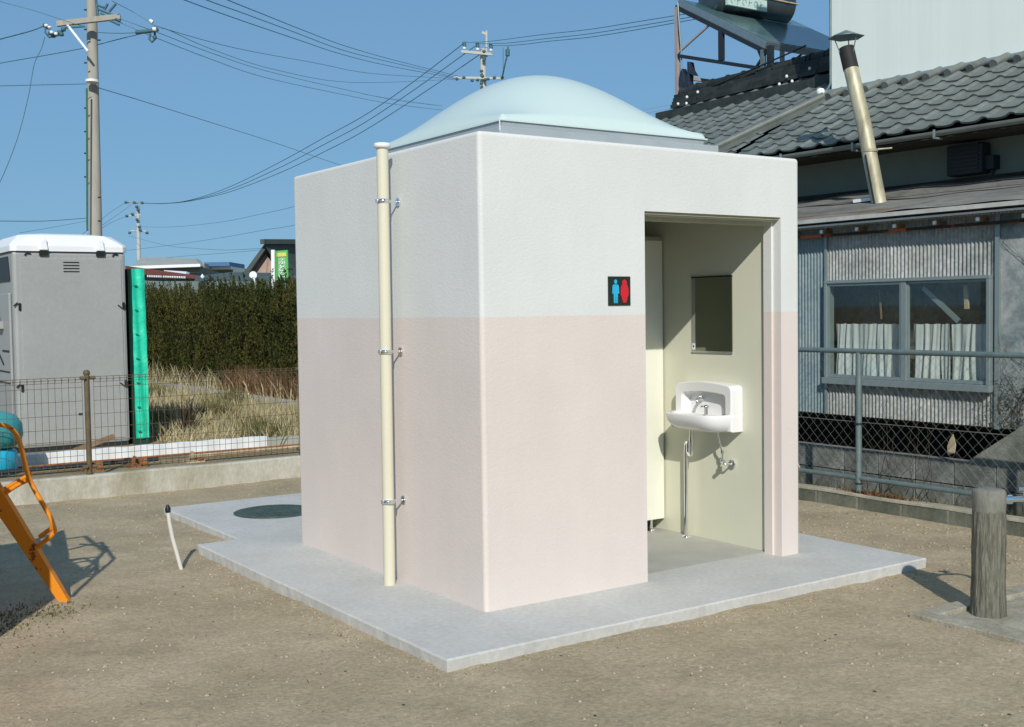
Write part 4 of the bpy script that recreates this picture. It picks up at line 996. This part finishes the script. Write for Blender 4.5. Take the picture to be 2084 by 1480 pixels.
# soffit and eave
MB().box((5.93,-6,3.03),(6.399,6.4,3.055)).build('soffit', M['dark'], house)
gut = MB()
def gf(u, v):
    y = -6+12.3*u; a = math.pi*(1+v); return Vector((XE-.03+.042*math.cos(a), y, ZE-.045+.042*math.sin(a)))
gut.grid(gf, 40, 8); gut.build('gutter', mat('grey_gutter', (.20,.22,.20), .6, var=.15, scale=3), house)
y = -1.2
while y < 6: 
    MB().box((XE-.10,y-.01,ZE-.115),(XE+.02,y+.01,ZE-.10)).box((XE-.103,y-.01,ZE-.11),(XE-.094,y+.01,ZE-.035)).build('gutter_bracket', M['alu'], house); y += .9
sd2 = MB().prism([(5.93,-6,3.06),(9.1,-6,3.06+.0),(9.1,-6,3.03+SL*3.17),(5.93,-6,3.09)], (0,10.19,0)).prism([(5.93,4.1901,3.06),(8.9,4.1901,3.06),(8.9,4.1901,3.03+SL*2.97),(5.93,4.1901,3.09)], (0,3.6,0))
sd2.build('roof_deck', M['tiledark'], house)
# tiles
th = math.atan(SL); TW, TL, EX = .258, .285, .235
def tile_mesh(m, nm):
    prof = [(0,.012),(.03,.006),(.08,.0),(.13,.0),(.17,.008),(.20,.028),(.225,.036),(.25,.028),(.268,.010)]
    n = len(prof); mb = MB(); V = []
    for s_, lift in ((0,.018),(TL,.0)):
        for x_, z in prof: V.append((x_, s_, z*.85+lift))
    for x_, z in prof: V.append((x_, .004, z*.85-.001))
    Fq = [(i, i+1, n+i+1, n+i) for i in range(n-1)]+[(2*n+i, 2*n+i+1, i+1, i) for i in range(n-1)]
    mb.add(V, Fq, False); me = mb.mesh(nm, m, fix=False)
    return me
tm = tile_mesh(M['tile'], 'roof_tile'); tm2 = tile_mesh(M['tiledark'], 'roof_tile')
Rt = Matrix(((0, math.cos(th), -math.sin(th)), (-1, 0, 0), (0, math.sin(th), math.cos(th)))).to_4x4()
def place_tiles(ya, yb, s0, s1, me, cond=None):
    ny = int((yb-ya)/TW)
    rows = int((s1-s0)/EX)+1
    for i in range(ny):
        for j in range(rows):
            y = ya+(i+1)*TW; s_ = s0+j*EX
            x = XE+s_*math.cos(th); z = ZE+s_*math.sin(th)
            if cond and not cond(x, y): continue
            mt = Matrix.Translation((x-.01, y+random.uniform(-.003,.003), z-.015+random.uniform(-.002,.002))) @ Rt @ Matrix.Rotation(random.uniform(-.012,.012), 4, 'Z')
            piece('roof_tile', me, house, mt)
place_tiles(.0, 4.25, 0, 1.45, tm)
place_tiles(4.25, 7.85, 0, 3.05, tm)
# far right (outside the picture) one joined sheet of tile relief
o = MB().grid(lambda u, v: Vector((XE+v*1.75, -6+6*u, ZE+v*1.75*SL+.035+.012*math.cos(2*math.pi*(-6+6*u)/TW))), 140, 1).build('tile_field', M['tile'], house, fix=False); o['kind'] = 'stuff'
# junction ridge running diagonally down the roof
def rp(u, v, dz): 
    n3 = Vector((-SL,0,1)); return onP(u, v, Vector((XE,0,ZE+dz)), n3)
j0 = rp(1676,205,.04); j1 = rp(1475,300,.04); j2 = j1+(j1-j0)*.45
MB().bar(j0, j2, .11, .05, (-SL,0,1)).tube([j0+Vector((0,0,.05)), j2+Vector((0,0,.05))], .045, 12).build('junction_ridge', M['tile'], house)
# cap pieces under the upper wall
for i in range(16):
    y = .12+i*TW
    if y > 4.1: break
    MB().tube([(7.30,y,3.90),(7.55,y,4.0)], .045, 10).box((7.30,y-.10,3.84),(7.5,y+.03,3.875)).build('cap_tile', M['tile'], house)
# stacked main ridge at the back
RX = 8.52
ridge = MB()
rd = thing('roof_ridge', (RX,6,4.4), 'dark stacked ridge tiles crossing behind the solar heater', 'ridge')
house_rd = rd
bpy.data.objects.remove(rd)
for l, (hw, z0_, h_) in enumerate(((.20,4.42,.05),(.17,4.475,.045),(.15,4.525,.045),(.13,4.575,.045))):
    for k in range(13):
        ya = 7.75-k*.3; dz = -.0*k
        MB().box((RX-hw,ya-.296,z0_+dz+.004*k),(RX+hw,ya,z0_+h_+dz+.004*k)).build('ridge_tile', M['tiledark'], house)
for k in range(13):
    ya = 7.72-k*.3; MB().tube([(RX,ya,4.66+.004*k),(RX,ya-.28,4.66+.004*k)], .075, 10).tube([(RX,ya-.03,4.66+.004*k),(RX,ya-.06,4.66+.004*k)], .088, 10).build('ridge_cap', M['tiledark'], house)
MB().box((7.9,4.2,4.15),(8.4,7.6,4.30)).build('ridge_base', M['tiledark'], house)
# white plaster blobs at ridge
for u, v in ((1648,140),(1601,156),(1612,166),(1586,172),(1398,198),(1397,211),(1380,212),(1420,188)):
    p = onX(u, v, RX-.24); MB().lathe([(.0,-.02),(.016,-.014),(.02,.0),(.013,.02),(.0,.024)], p, 10).build('plaster_plug', M['white'], house)
# fish ornament on ridge end
def ox(pts, d=.08): return [onX(u, v, RX-.05) for u, v in pts]
orn = [(1378,222),(1380,190),(1384,178),(1381,170),(1382,152),(1387,139),(1390,152),(1392,166),(1395,160),(1398,145),(1398,125),(1402,126),(1405,142),(1412,154),(1407,153),(1402,150),(1401,165),(1404,176),(1412,184),(1420,190),(1425,222)]
MB().prism(ox(orn), (.10,0,0)).build('ridge_end_ornament', mat('blue_black_tile', (.018,.03,.05), .45, var=.3), house, bevel=.008)
# eave-side wall unit
ac = thing('wall_unit', (6.3,1.6,2.7), 'dark grilled extractor box on the shaded wall under the eave', 'extractor')
a0 = onX(1925,360,6.25); a1 = onX(1998,288,6.25)
MB().box((6.25,a1.y,a0.z),(6.399,a0.y,a1.z)).build('casing', M['darksteel'], ac, bevel=.02)
for k in range(7):
    z = a0.z+.04+k*.037; MB().box((6.238,a1.y+.03,z),(6.249,a0.y-.03,z+.018)).build('louvre', M['black'], ac)
b0 = onX(2003,345,6.3); b1 = onX(2022,315,6.3)
tag(MB().box((6.3,b1.y,b0.z),(6.399,b0.y,b1.z)).tube([(6.38,b0.y,b0.z-.1),(6.38,(b0.y+b1.y)/2,b0.z)], .01, 6).build('junction_box', M['darksteel'], loc=(6.35,b0.y,b0.z)), 'small dark junction box right of the extractor on the shaded wall', 'junction box')

# ------------------------------------------------------------------ solar water heater
so_ = thing('solar_water_heater', (8.6,7,4.4), 'old solar water heater with teal collector and black tank on a steel stand', 'solar heater')
XA, XBb, YL, YH, ZL, ZH = 8.5, 10.9, 6.09, 7.79, 4.985, 5.93
dn = Vector((0, (ZL-ZH), -(YL-YH)*-1)).normalized()
slope = Vector((0, YH-YL, ZH-ZL)); sn = slope.normalized(); nrm = Vector((1,0,0)).cross(sn)
if nrm.z < 0: nrm = -nrm
def pl(x, t, h): return Vector((x, YL, ZL))+slope*t+nrm*h
MB().prism([pl(XA,0,0), pl(XBb,0,0), pl(XBb,1,0), pl(XA,1,0)], nrm*.09).build('collector_case', M['tanktop'], so_)
MB().prism([pl(XA+.04,.02,.091), pl(XBb-.04,.02,.091), pl(XBb-.04,.98,.091), pl(XA+.04,.98,.091)], nrm*.006).build('collector_glass', M['glassp'], so_)
tc_ = pl(0,.90,.27)
tks, tke = 8.85, 10.42
V = MB().tube([(tks,tc_.y,tc_.z),(tks+.04,tc_.y,tc_.z),(tke-.04,tc_.y,tc_.z),(tke,tc_.y,tc_.z)], [.22,.27,.27,.22], 32)
V.build('tank', M['tank'], so_)
MB().tube([(tks+.05,tc_.y,tc_.z+.03),(tke-.02,tc_.y,tc_.z+.03)], .262, 32).build('tank_lid', M['tanktop'], so_)
MB().tube([(tks+.05,tc_.y-.275,tc_.z+.0),(tke,tc_.y-.275,tc_.z)], .014, 8).build('tank_seam', M['bamboo'], so_)
ly0 = tc_.y-.305; l0 = onY(1481,0,ly0).x; l1 = onY(1561,20,ly0).x; lz0 = onY(1481,9,ly0).z
npq = MB().box((l0,ly0,lz0),(l1,tc_.y-.26,lz0+.16)).build('nameplate', M['plate'], so_)
gm = MB(); gx = l0+.08
for k in range(6):
    c0 = Vector((gx+.02, ly0-.002, lz0+.075))
    if k % 2 == 0: gm.tube([c0+Vector((.04*math.cos(a*.9),0,.045*math.sin(a*.9))) for a in range(0,6)], .008, 5)
    else: gm.bar(c0+Vector((-.03,0,-.05)), c0+Vector((-.01,0,.05)), .006,.014).bar(c0+Vector((-.03,0,.0)), c0+Vector((.035,0,.02)), .006,.014)
    gx += (l1-l0-.1)/6
gm.build('nameplate_lettering', mat('faded_print', (.34,.42,.42), .6, var=.05), npq)
for x in (8.5, 10.7):
    MB().bar((x,7.79,4.40),(x,7.79,5.90), .055,.055).build('tall_post', M['framepost'], so_)
    MB().bar((x,6.11,4.38),(x,6.11,4.97), .055,.055).build('short_post', M['framepost'] if x > 9 else M['galv'], so_)
    MB().bar((x,7.79,5.205),(x,6.05,4.70), .05,.05).build('mid_rail', M['darksteel'], so_)
    MB().bar(pl(x,1,-.03), pl(x,-.02,-.03), .05,.06).build('slope_rail', M['darksteel'], so_)
    MB().bar((x,7.77,5.24),(x,7.1,5.52), .025,.025).build('diagonal_brace', M['darksteel'] if x > 9 else M['framepost'], so_)
    MB().bar((x,6.89,4.97),(x,6.89,5.40), .065,.065).build('mid_post', M['darksteel'], so_)
MB().bar((8.5,6.02,4.62),(8.5,6.2,5.0), .03,.03).bar((8.5,6.25,4.75),(8.5,6.0,4.98), .03,.03).bar((8.5,5.98,4.70),(8.5,5.98,5.0), .07,.07).build('cross_brace', M['darksteel'], so_)
MB().bar((8.5,6.12,4.64),(10.7,6.12,4.72), .045,.045).bar((8.5,7.79,4.9),(10.7,7.79,4.9), .045,.045).build('cross_rail', M['framepost'], so_)
MB().tube([(8.48,7.75,5.95),(8.46,7.70,5.6),(8.50,7.70,5.2),(8.5,7.74,4.6)], .012, 8).build('feed_pipe', M['alu'], so_)
MB().tube([(8.42,7.2,4.60),(8.38,6.8,4.63),(8.40,6.2,4.72),(8.42,5.7,4.80),(8.42,5.3,4.86)], .012, 8).build('drain_hose', M['darksteel'], so_)

# ------------------------------------------------------------------ utility poles
big = thing('utility_pole', (4.39,23.93,.1), 'tall tapering concrete utility pole behind the portable toilet', 'utility pole')
pb = Vector((4.39,23.93,.1)); ptop = at(185,-90,28.4)
MB().tube([pb, ptop], [.175,.115], 24).build('pole', M['polec'], big)
D0 = 28
MB().bar(at(116,49,D0-.25), at(245,34,D0-.05), .12,.12).build('crossarm', M['polec'], big)
MB().bar(at(137,50,D0-.25), at(179,104,D0-.2), .04,.05).build('arm_brace', M['insul'], big)
MB().tube([at(187.5,163,D0), at(187.6,168,D0)], .158, 20).build('band_ring', M['insul'], big)
for u, v in ((92,52),(99,56),(103,68),(108,73),(115,70),(121,66),(129,60),(125,70)): MB().lathe([(0,-.05),(.05,-.04),(.06,0),(.05,.04),(0,.05)], at(u,v,D0-.3), 8).build('insulator', M['cable'], big)
for u, v in ((93,53),(100,57),(104,67),(113,70)): MB().lathe([(0,-.035),(.04,-.03),(.045,0),(.04,.03),(0,.035)], at(u+1,v-1,D0-.42), 8).build('white_insulator', M['insul'], big)
cbm = MB().tube([at(93,53,D0-.3), at(92,66,D0-.3), at(100,76,D0-.3), at(112,74,D0-.3), at(124,68,D0-.3), at(134,57,D0-.25), at(172,54,D0-.2)], .022, 6)
for a, b in (((196,10),(212,16)),((200,19),(230,31)),((205,27),(216,33)),((222,41),(243,51)),((235,38),(245,43)),((213,20),(219,8)),((222,24),(236,8)),((195,0),(200,34))): cbm.tube([at(*a,D0-.1), at(*b,D0-.1)], .03, 6)
cbm.build('cable_bundle', M['cable'], big)
for v in (20,60,82,128,220,268,312,360,402,450): 
    s_ = 1 if (v//2) % 2 else -1; c0 = at(188+(11.5 if s_ > 0 else -11.5), v, D0-.05); MB().tube([c0, c0+sd*.06*s_], .02, 5).build('step_bolt', M['darksteel'], big)
gu = MB().tube([at(176.5,180,D0-.15), at(177.5,470,D0-.15)], .022, 6); gu.build('ground_cable', mat('green_cover', (.03,.14,.07), .6, var=.2), big)

fp = thing('utility_pole', (22.46,80.8,.1), 'small distant utility pole above the green sheet panel', 'utility pole'); D1 = 85
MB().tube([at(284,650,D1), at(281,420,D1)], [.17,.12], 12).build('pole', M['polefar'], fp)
MB().bar(at(254,412.5,D1), at(292,414,D1), .1,.1).bar(at(257,440,D1), at(287,437,D1), .1,.1).tube([at(264,473,D1), at(268,470,D1), at(282,471,D1), at(296,471,D1), at(302,476,D1)], .06, 6).build('crossarm', M['polefar'], fp)
for u, v in ((256,412),(273,412.5),(289,413),(278,421),(281,427),(258,440),(269,436),(279,447),(284,462),(285,468),(264,474),(299,474),(286,530),(284,535)): MB().lathe([(0,-.10),(.09,-.09),(.12,0),(.09,.09),(0,.10)], at(u,v,D1-.3), 8).build('insulator', M['cable'], fp)

p2 = thing('utility_pole', (27.2,41.5,.1), 'distant utility pole with two crossarms rising behind the dome', 'utility pole'); D2 = 55
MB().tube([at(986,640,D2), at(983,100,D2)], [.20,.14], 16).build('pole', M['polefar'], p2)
MB().tube([at(990,116,D2-.1), at(990,63,D2-.1)], .06, 8).build('top_mast', M['polefar'], p2)
MB().bar(at(939,105,D2-.3), at(1003,111,D2-.3), .12,.12).bar(at(922,158,D2-.3), at(1024,160,D2-.3), .10,.10).build('crossarm', M['polefar'], p2)
for u, v in ((944,92),(971,94),(998,96)):
    MB().tube([at(u,v-6,D2-.3), at(u+2,v+3,D2-.3)], .085, 8).build('insulator', M['cable'], p2); MB().tube([at(u+1,v+4,D2-.3), at(u+1,v+8,D2-.3)], .075, 8).build('white_insulator', M['insul'], p2)
for u, v in ((930,161),(944,158),(961,164),(972,163),(988,162),(993,161),(1006,158),(985,105),(985,118),(985,122),(980,145),(982,155),(1022,158),(980,170)): MB().lathe([(0,-.07),(.06,-.06),(.09,0),(.06,.06),(0,.07)], at(u,v,D2-.35), 8).build('insulator', M['cable'], p2)
MB().tube([at(1033,101,D2-1), at(1033,114,D2-1)], .10, 8).tube([at(1034,95,D2-1), at(1033,110,D2-1), at(1028,130,D2-1), at(1022,158,D2-.5)], .035, 6).tube([at(1024,97,D2-1), at(1024,140,D2-1)], .012, 5).build('jumper_cable', M['cable'], p2)
MB().bar(at(981,66,D2-.1), at(990,70,D2-.1), .08,.12).build('mast_sign', M['polefar'], p2)

def wire(pts, r_, label, group, name='power_line', mt='cable'):
    r_ = r_*.58
    P_ = [at(*p) for p in pts]; out = []
    for i in range(len(P_)-1):
        p0 = P_[max(0,i-1)]; p1 = P_[i]; p2_ = P_[i+1]; p3 = P_[min(len(P_)-1,i+2)]
        for k in range(6):
            t = k/6; out.append(.5*((2*p1)+(-p0+p2_)*t+(2*p0-5*p1+4*p2_-p3)*t*t+(-p0+3*p1-3*p2_+p3)*t**3))
    out.append(P_[-1]); o = MB().tube(out, r_, 5, False).build(name, M[mt], loc=P_[0], fix=False)
    return tag(o, label, 'power line', group)
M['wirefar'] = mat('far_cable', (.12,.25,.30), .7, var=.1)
wire([(-60,98,26),(0,80,27),(60,64,27.5),(92,52,27.7)], .024, 'thick cable from the left edge to the big pole insulator cluster', 'cables on the big pole')
wire([(-60,142,30),(0,129,30),(97,112,29.5),(175,97,29),(250,78,28.5),(320,61,28)], .019, 'cable crossing behind the big pole from left edge up to the hanging splice', 'cables on the big pole')
wire([(196,66,28),(240,68,28),(285,66,28),(320,61,28)], .016, 'short sagging cable between the big pole and the hanging splice', 'cables on the big pole')
wire([(-50,176,27),(0,175,27.2),(85,173,27.5),(176,171,27.8)], .015, 'level cable from the left edge to the big pole below its band', 'cables on the big pole')
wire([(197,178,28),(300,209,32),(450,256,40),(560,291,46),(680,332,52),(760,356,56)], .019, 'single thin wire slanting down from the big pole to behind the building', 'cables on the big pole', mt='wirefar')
wire([(91,76,27.7),(84,100,27.2),(70,130,27),(57,200,26.5),(36,280,26),(4,362,25.5),(-20,400,25)], .014, 'drop wire hanging from the insulator cluster down the left edge', 'cables on the big pole')
wire([(-20,-4,26),(6,5,26.5),(70,22,27),(125,40,27.5),(176,56,28)], .012, 'thin wire from the top left corner to the big pole crossarm', 'cables on the big pole', mt='wirefar')
wire([(-40,451,30),(0,450,31),(90,450,34),(176,444,37)], .018, 'low wire from the left edge passing behind the big pole', 'wires low behind the big pole', mt='wirefar')
wire([(40,474,35),(100,464,36),(176,450,37)], .012, 'faint low wire rising toward the big pole above the portable toilet', 'wires low behind the big pole', mt='wirefar')
def wtri(lst, r_, labels, group, mt='cable'):
    for p_, l_ in zip(lst, labels): wire(p_, r_, l_, group, mt=mt)
wtri([[(228,2,27.5),(270,24,28),(300,42,28),(330,57,28),(480,98,33),(640,128,39),(760,150,44),(930,160,54)],
      [(243,38,28),(290,55,28.3),(320,66,29),(430,108,33),(540,144,38),(700,182,44),(800,203,49),(900,216,54)],
      [(215,33,28),(290,66,28.3),(322,79,29),(430,121,33),(540,158,38),(700,193,44),(800,212,49),(900,224,54)],
      [(330,58,28),(345,62,29),(430,100,33),(560,142,38),(720,168,45),(935,161,54)]], .016,
     ['upper wire from the hanging splice toward the pole behind the dome', 'middle wire from the hanging splice to behind the dome', 'lowest wire from the hanging splice to behind the dome', 'faint wire bowing from the splice to the pole behind the dome'], 'wires from the splice to the far pole', 'wirefar')
sp_t = thing('wire_splice', at(310,66,28), 'hanging cable splice with looped tails right of the big pole', 'splice')
MB().tube([at(276,66,28), at(300,64,28), at(322,60,28)], .05, 8).tube([at(306,68,28), at(304,80,28), at(309,86,28), at(315,80,28), at(315,64,28)], .028, 6).tube([at(314,74,28), at(316,79,28)], .05, 6).build('sleeve', M['cable'], sp_t)
MB().tube([at(305,42,28), at(311,46,28)], .05, 6).build('clip', M['insul'], sp_t)
MB().tube([at(310,60,27.9), at(318,60,27.9)], .05, 6).build('clip', M['insul'], sp_t)
wtri([[(330,-20,20),(375,0,21),(480,38,25),(600,79,30),(700,112,36),(800,136,43),(925,159,54)],
      [(380,-20,20),(420,0,21),(500,29,25),(600,66,30),(700,103,36),(800,128,43),(930,158,54)],
      [(420,-22,20),(463,0,21),(540,31,25),(620,63,30),(700,93,36),(800,122,43),(940,157,54)]], .017,
     ['lowest of three wires from the top edge down to the pole behind the dome', 'middle of three wires from the top edge down to the pole behind the dome', 'uppermost of three wires from the top edge down to the pole behind the dome'], 'wires from the top edge to the far pole')
wtri([[(256,412,85),(300,414,84),(345,414,82),(400,404,79),(473,378,75),(574,328,70),(660,280,66),(740,236,62),(830,175,58),(943,89,54.7)],
      [(273,412.5,85),(310,414,84),(350,413,82),(400,405.5,79),(473,384,75),(574,339,70),(660,294,66),(740,251,62),(850,178,58),(970,92,54.7)],
      [(289,413,85),(320,414.5,84),(360,413,82),(405,406,79),(473,389,75),(574,350,70),(660,309,66),(740,267,62),(850,197,58),(978,110,54.7)]], .034,
     ['uppermost of three cables sagging between the two distant poles', 'middle of three cables sagging between the two distant poles', 'lowest of three cables sagging between the two distant poles'], 'cables between the two distant poles')
wtri([[(943,87,54.7),(1000,84,54),(1100,71,50),(1200,60,46),(1300,44,42),(1400,28,38),(1470,16,36)],
      [(971,89,54.7),(1030,88,54),(1110,79,50),(1200,69,46),(1300,53,42),(1400,36,38),(1470,24,36)],
      [(998,93,54.7),(1050,92,54),(1120,84,50),(1200,76,46),(1300,60,42),(1400,42,38),(1470,30,36)]], .024,
     ['uppermost of three cables from the dome-side pole toward the solar heater', 'middle of three cables from the dome-side pole toward the solar heater', 'lowest of three cables from the dome-side pole toward the solar heater'], 'cables toward the solar heater')
wtri([[(277,461,85),(350,462,80),(450,452,72),(530,436,66),(597,421,60),(700,390,55)],
      [(225,514,80),(355,498,75),(450,484,70),(540,468,64),(597,459,60),(700,436,55)],
      [(285,529,85),(380,521,80),(460,515,75),(535,508,70),(600,498,66)],
      [(262,480,85),(340,500,80),(390,505,76),(460,509,72),(540,505,68)]], .022,
     ['wire leaving the small distant pole to the right', 'wire slanting above the far roofs to the building corner', 'lowest faint wire just above the far roofs', 'faint sagging wire below the small distant pole'], 'faint wires over the far roofs', 'wirefar')
wtri([[(256,412,85),(225,432,80),(204,449,75),(150,490,65)], [(273,413,85),(235,440,80),(204,461,75),(150,495,65)], [(262,438,85),(225,454,80),(204,467,75),(150,500,65)]], .024,
     ['upper wire from the small distant pole back toward the big pole', 'middle wire from the small distant pole back toward the big pole', 'lower wire from the small distant pole back toward the big pole'], 'wires between the small pole and the big pole', 'wirefar')
wtri([[(740,192,60),(820,204,60),(900,216,60)], [(1300,226,60),(1340,218,60),(1385,209,60)], [(1300,233,60),(1340,226,60),(1385,217,60)]], .016,
     ['faint wire ending behind the left slope of the dome', 'upper faint wire between the dome and the tiled roof', 'lower faint wire between the dome and the tiled roof'], 'faint wires beside the dome', 'wirefar')

# ------------------------------------------------------------------ far houses
def fbox(name, m, parent, u0, u1, v0, v1, d, depth=4):
    a = at(u0, v1, d); b = at(u1, v1, d); top_ = at(u0, v0, d)
    dirv = Vector((FWD.x, FWD.y, 0)).normalized()
    return MB().prism([Vector((a.x,a.y,a.z)), Vector((b.x,b.y,a.z)), Vector((b.x,b.y,top_.z)), Vector((a.x,a.y,top_.z))], dirv*depth).build(name, m, parent)
d3 = 48
h1 = thing('far_house', at(500,600,d3), 'distant dark-roofed house with pinkish gable wall', 'house')
gable = [at(500,552,d3), at(510,550,d3), at(540,512,d3), at(561,548,d3), at(561,620,d3), at(505,620,d3)]
MB().prism([at(508,552,d3), at(538,513,d3), at(565,552,d3), at(565,640,d3), at(508,640,d3)], FWD*6).build('gable_wall', M['hpink'], h1)
rfx = MB().prism([at(497,553,d3-.5), at(538,497,d3-.5), at(543,503,d3-.5), at(506,556,d3-.5)], FWD*7).prism([at(536,492,d3-.6), at(632,492,d3+4), at(640,570,d3+4), at(572,556,d3-.6), at(541,503,d3-.6)], FWD*.3)
rfx.build('roof', M['hroof'], h1)
MB().bar(at(534,492,d3-.8), at(632,492,d3+3.4), .2,.2).build('ridge', M['hroof'], h1)
MB().prism([at(506,570,d3-2), at(612,566,d3-2), at(612,640,d3-2), at(506,640,d3-2)], FWD*1).build('lower_wall', M['hwall'], h1)
MB().prism([at(500,566,d3-3), at(620,560,d3-3), at(620,572,d3-3.5), at(496,574,d3-3.5)], FWD*2.5).build('lower_roof', M['hroof'], h1)
h2 = thing('far_house', at(360,560,60), 'distant long pale grey roof behind the hedge', 'house')
MB().prism([at(262,545,60), at(408,541,60), at(398,526,63), at(290,523,63)], FWD*1).build('roof', M['hroof2'], h2)
MB().prism([at(262,547,60.5), at(408,543,60.5), at(408,600,60.5), at(262,600,60.5)], FWD*5).build('wall', M['hwall'], h2)
MB().bar(at(262,545,59.8), at(408,540,59.8), .1,.15).build('eave', M['toiletw'], h2)
MB().prism([at(334,550,55), at(380,553,55), at(378,559,54.5), at(332,555,54.5)], FWD*.5).build('white_canopy', M['toiletw'], h2)
h3 = thing('far_shed', at(300,560,42), 'distant low building with dark red-brown roof edge and corrugated rim', 'shed')
MB().prism([at(255,541,42), at(412,562,44), at(415,569,44), at(255,556,42)], FWD*.6).build('roof_edge', M['redroof'], h3)
MB().prism([at(255,556,42.3), at(414,569,44.2), at(420,640,44.2), at(255,640,42.3)], FWD*4).build('wall', M['hwall'], h3)
cr_ = MB()
for k in range(22): cr_.tube([at(300+k*3.6,562.5+k*.12,41.8), at(302+k*3.6,562.5+k*.12,41.8)], .045, 6)
cr_.build('corrugated_rim', M['toiletw'], h3)
MB().lathe([(0,-.1),(.08,0),(0,.1)], at(412,563,41.5), 8).build('gutter_end', M['toiletw'], h3)
h4 = thing('far_building', at(440,550,70), 'distant blue-topped building with white band', 'building')
fbox('blue_parapet', M['bluesheet'], h4, 415, 467, 534, 542, 70); fbox('white_band', M['toiletw'], h4, 416, 470, 542.5, 549, 70.5)
fbox('wall', M['hwall'], h4, 405, 500, 549.5, 620, 71); fbox('pale_block', M['hroof2'], h4, 398, 416, 537, 549, 69)
h5 = thing('far_house', at(450,570,40), 'distant dark tiled roof directly above the hedge top', 'house')
MB().prism([at(395,572,40), at(600,572,38), at(590,556,43), at(470,554,44), at(400,562,43)], FWD*.4).build('roof', mat('dark_green_roof', (.07,.10,.09), .8, var=.25, scale=1), h5)
MB().prism([at(290,590,40), at(620,590,38), at(600,572.5,38.2), at(290,572.5,40.2)], FWD*.3).build('wall', M['hwall'], h5)
ds = thing('satellite_dish', at(515,561,37), 'white satellite dish in front of the far houses', 'satellite dish')
c0 = at(515,560,37); a0_ = -FWD
MB().tube([c0, c0+FWD*.03, c0+FWD*.08], [.12,.125,.05], 20).build('dish', M['toiletw'], ds)
MB().tube([at(517,562,36.9), at(518,575,36.9)], .025, 8).build('arm', M['toiletw'], ds)
# green shop sign
ss = thing('shop_sign', at(571,540,30), 'tall green vertical shop sign with white characters on a white post', 'sign')
d5 = 30
MB().bar(at(556,509,d5), at(557,600,d5), .09,.09).build('post', M['toiletw'], ss)
fd = Vector((FWD.x,FWD.y,0)).normalized()
A_ = [at(560,511,d5), at(585,509,d5), at(587,569,d5), at(561,570,d5)]
MB().prism(A_, fd*.12).build('panel', M['sgreen'], ss)
MB().prism([at(563,515,d5-.02), at(582,514,d5-.02), at(582.5,522,d5-.02), at(563,523,d5-.02)], fd*.015).build('yellow_header', M['syellow'], ss)
MB().prism([at(566,524.5,d5-.02), at(581,524,d5-.02), at(582,566,d5-.02), at(566.5,567,d5-.02)], fd*.01).build('pale_green_field', mat('pale_green_face', (.22,.45,.25), .5, var=.05), ss)
M['swhite'] = mat('sign_lettering', (.85,.88,.86), .5, var=.02)
for k, ch in enumerate('ふとん'):
    cu = bpy.data.curves.new('txt', 'FONT'); cu.body = ch; cu.size = 1; cu.extrude = .015; cu.align_x = 'CENTER'; cu.align_y = 'CENTER'
    to = bpy.data.objects.new('txt', cu); C.objects.link(to); dg = bpy.context.evaluated_depsgraph_get(); dg.update()
    me = bpy.data.meshes.new_from_object(to.evaluated_get(dg)); bpy.data.objects.remove(to)
    if not me.vertices: continue
    co_ = np.array([v.co for v in me.vertices]); mn, mx_ = co_.min(0), co_.max(0); c_ = (mn+mx_)/2
    size = (mx_-mn)[:2].max(); s_ = (13/F_PX*d5)/size
    me.transform(Matrix.Translation(-Vector(c_))); me.materials.append(M['swhite'])
    cen = at(574, 532+k*13.5, d5-.05)
    Rm = Matrix((RIGHT, UP, -FWD)).transposed().to_4x4()
    piece('character', me, ss, Matrix.Translation(cen) @ Rm @ Matrix.Scale(s_, 4))
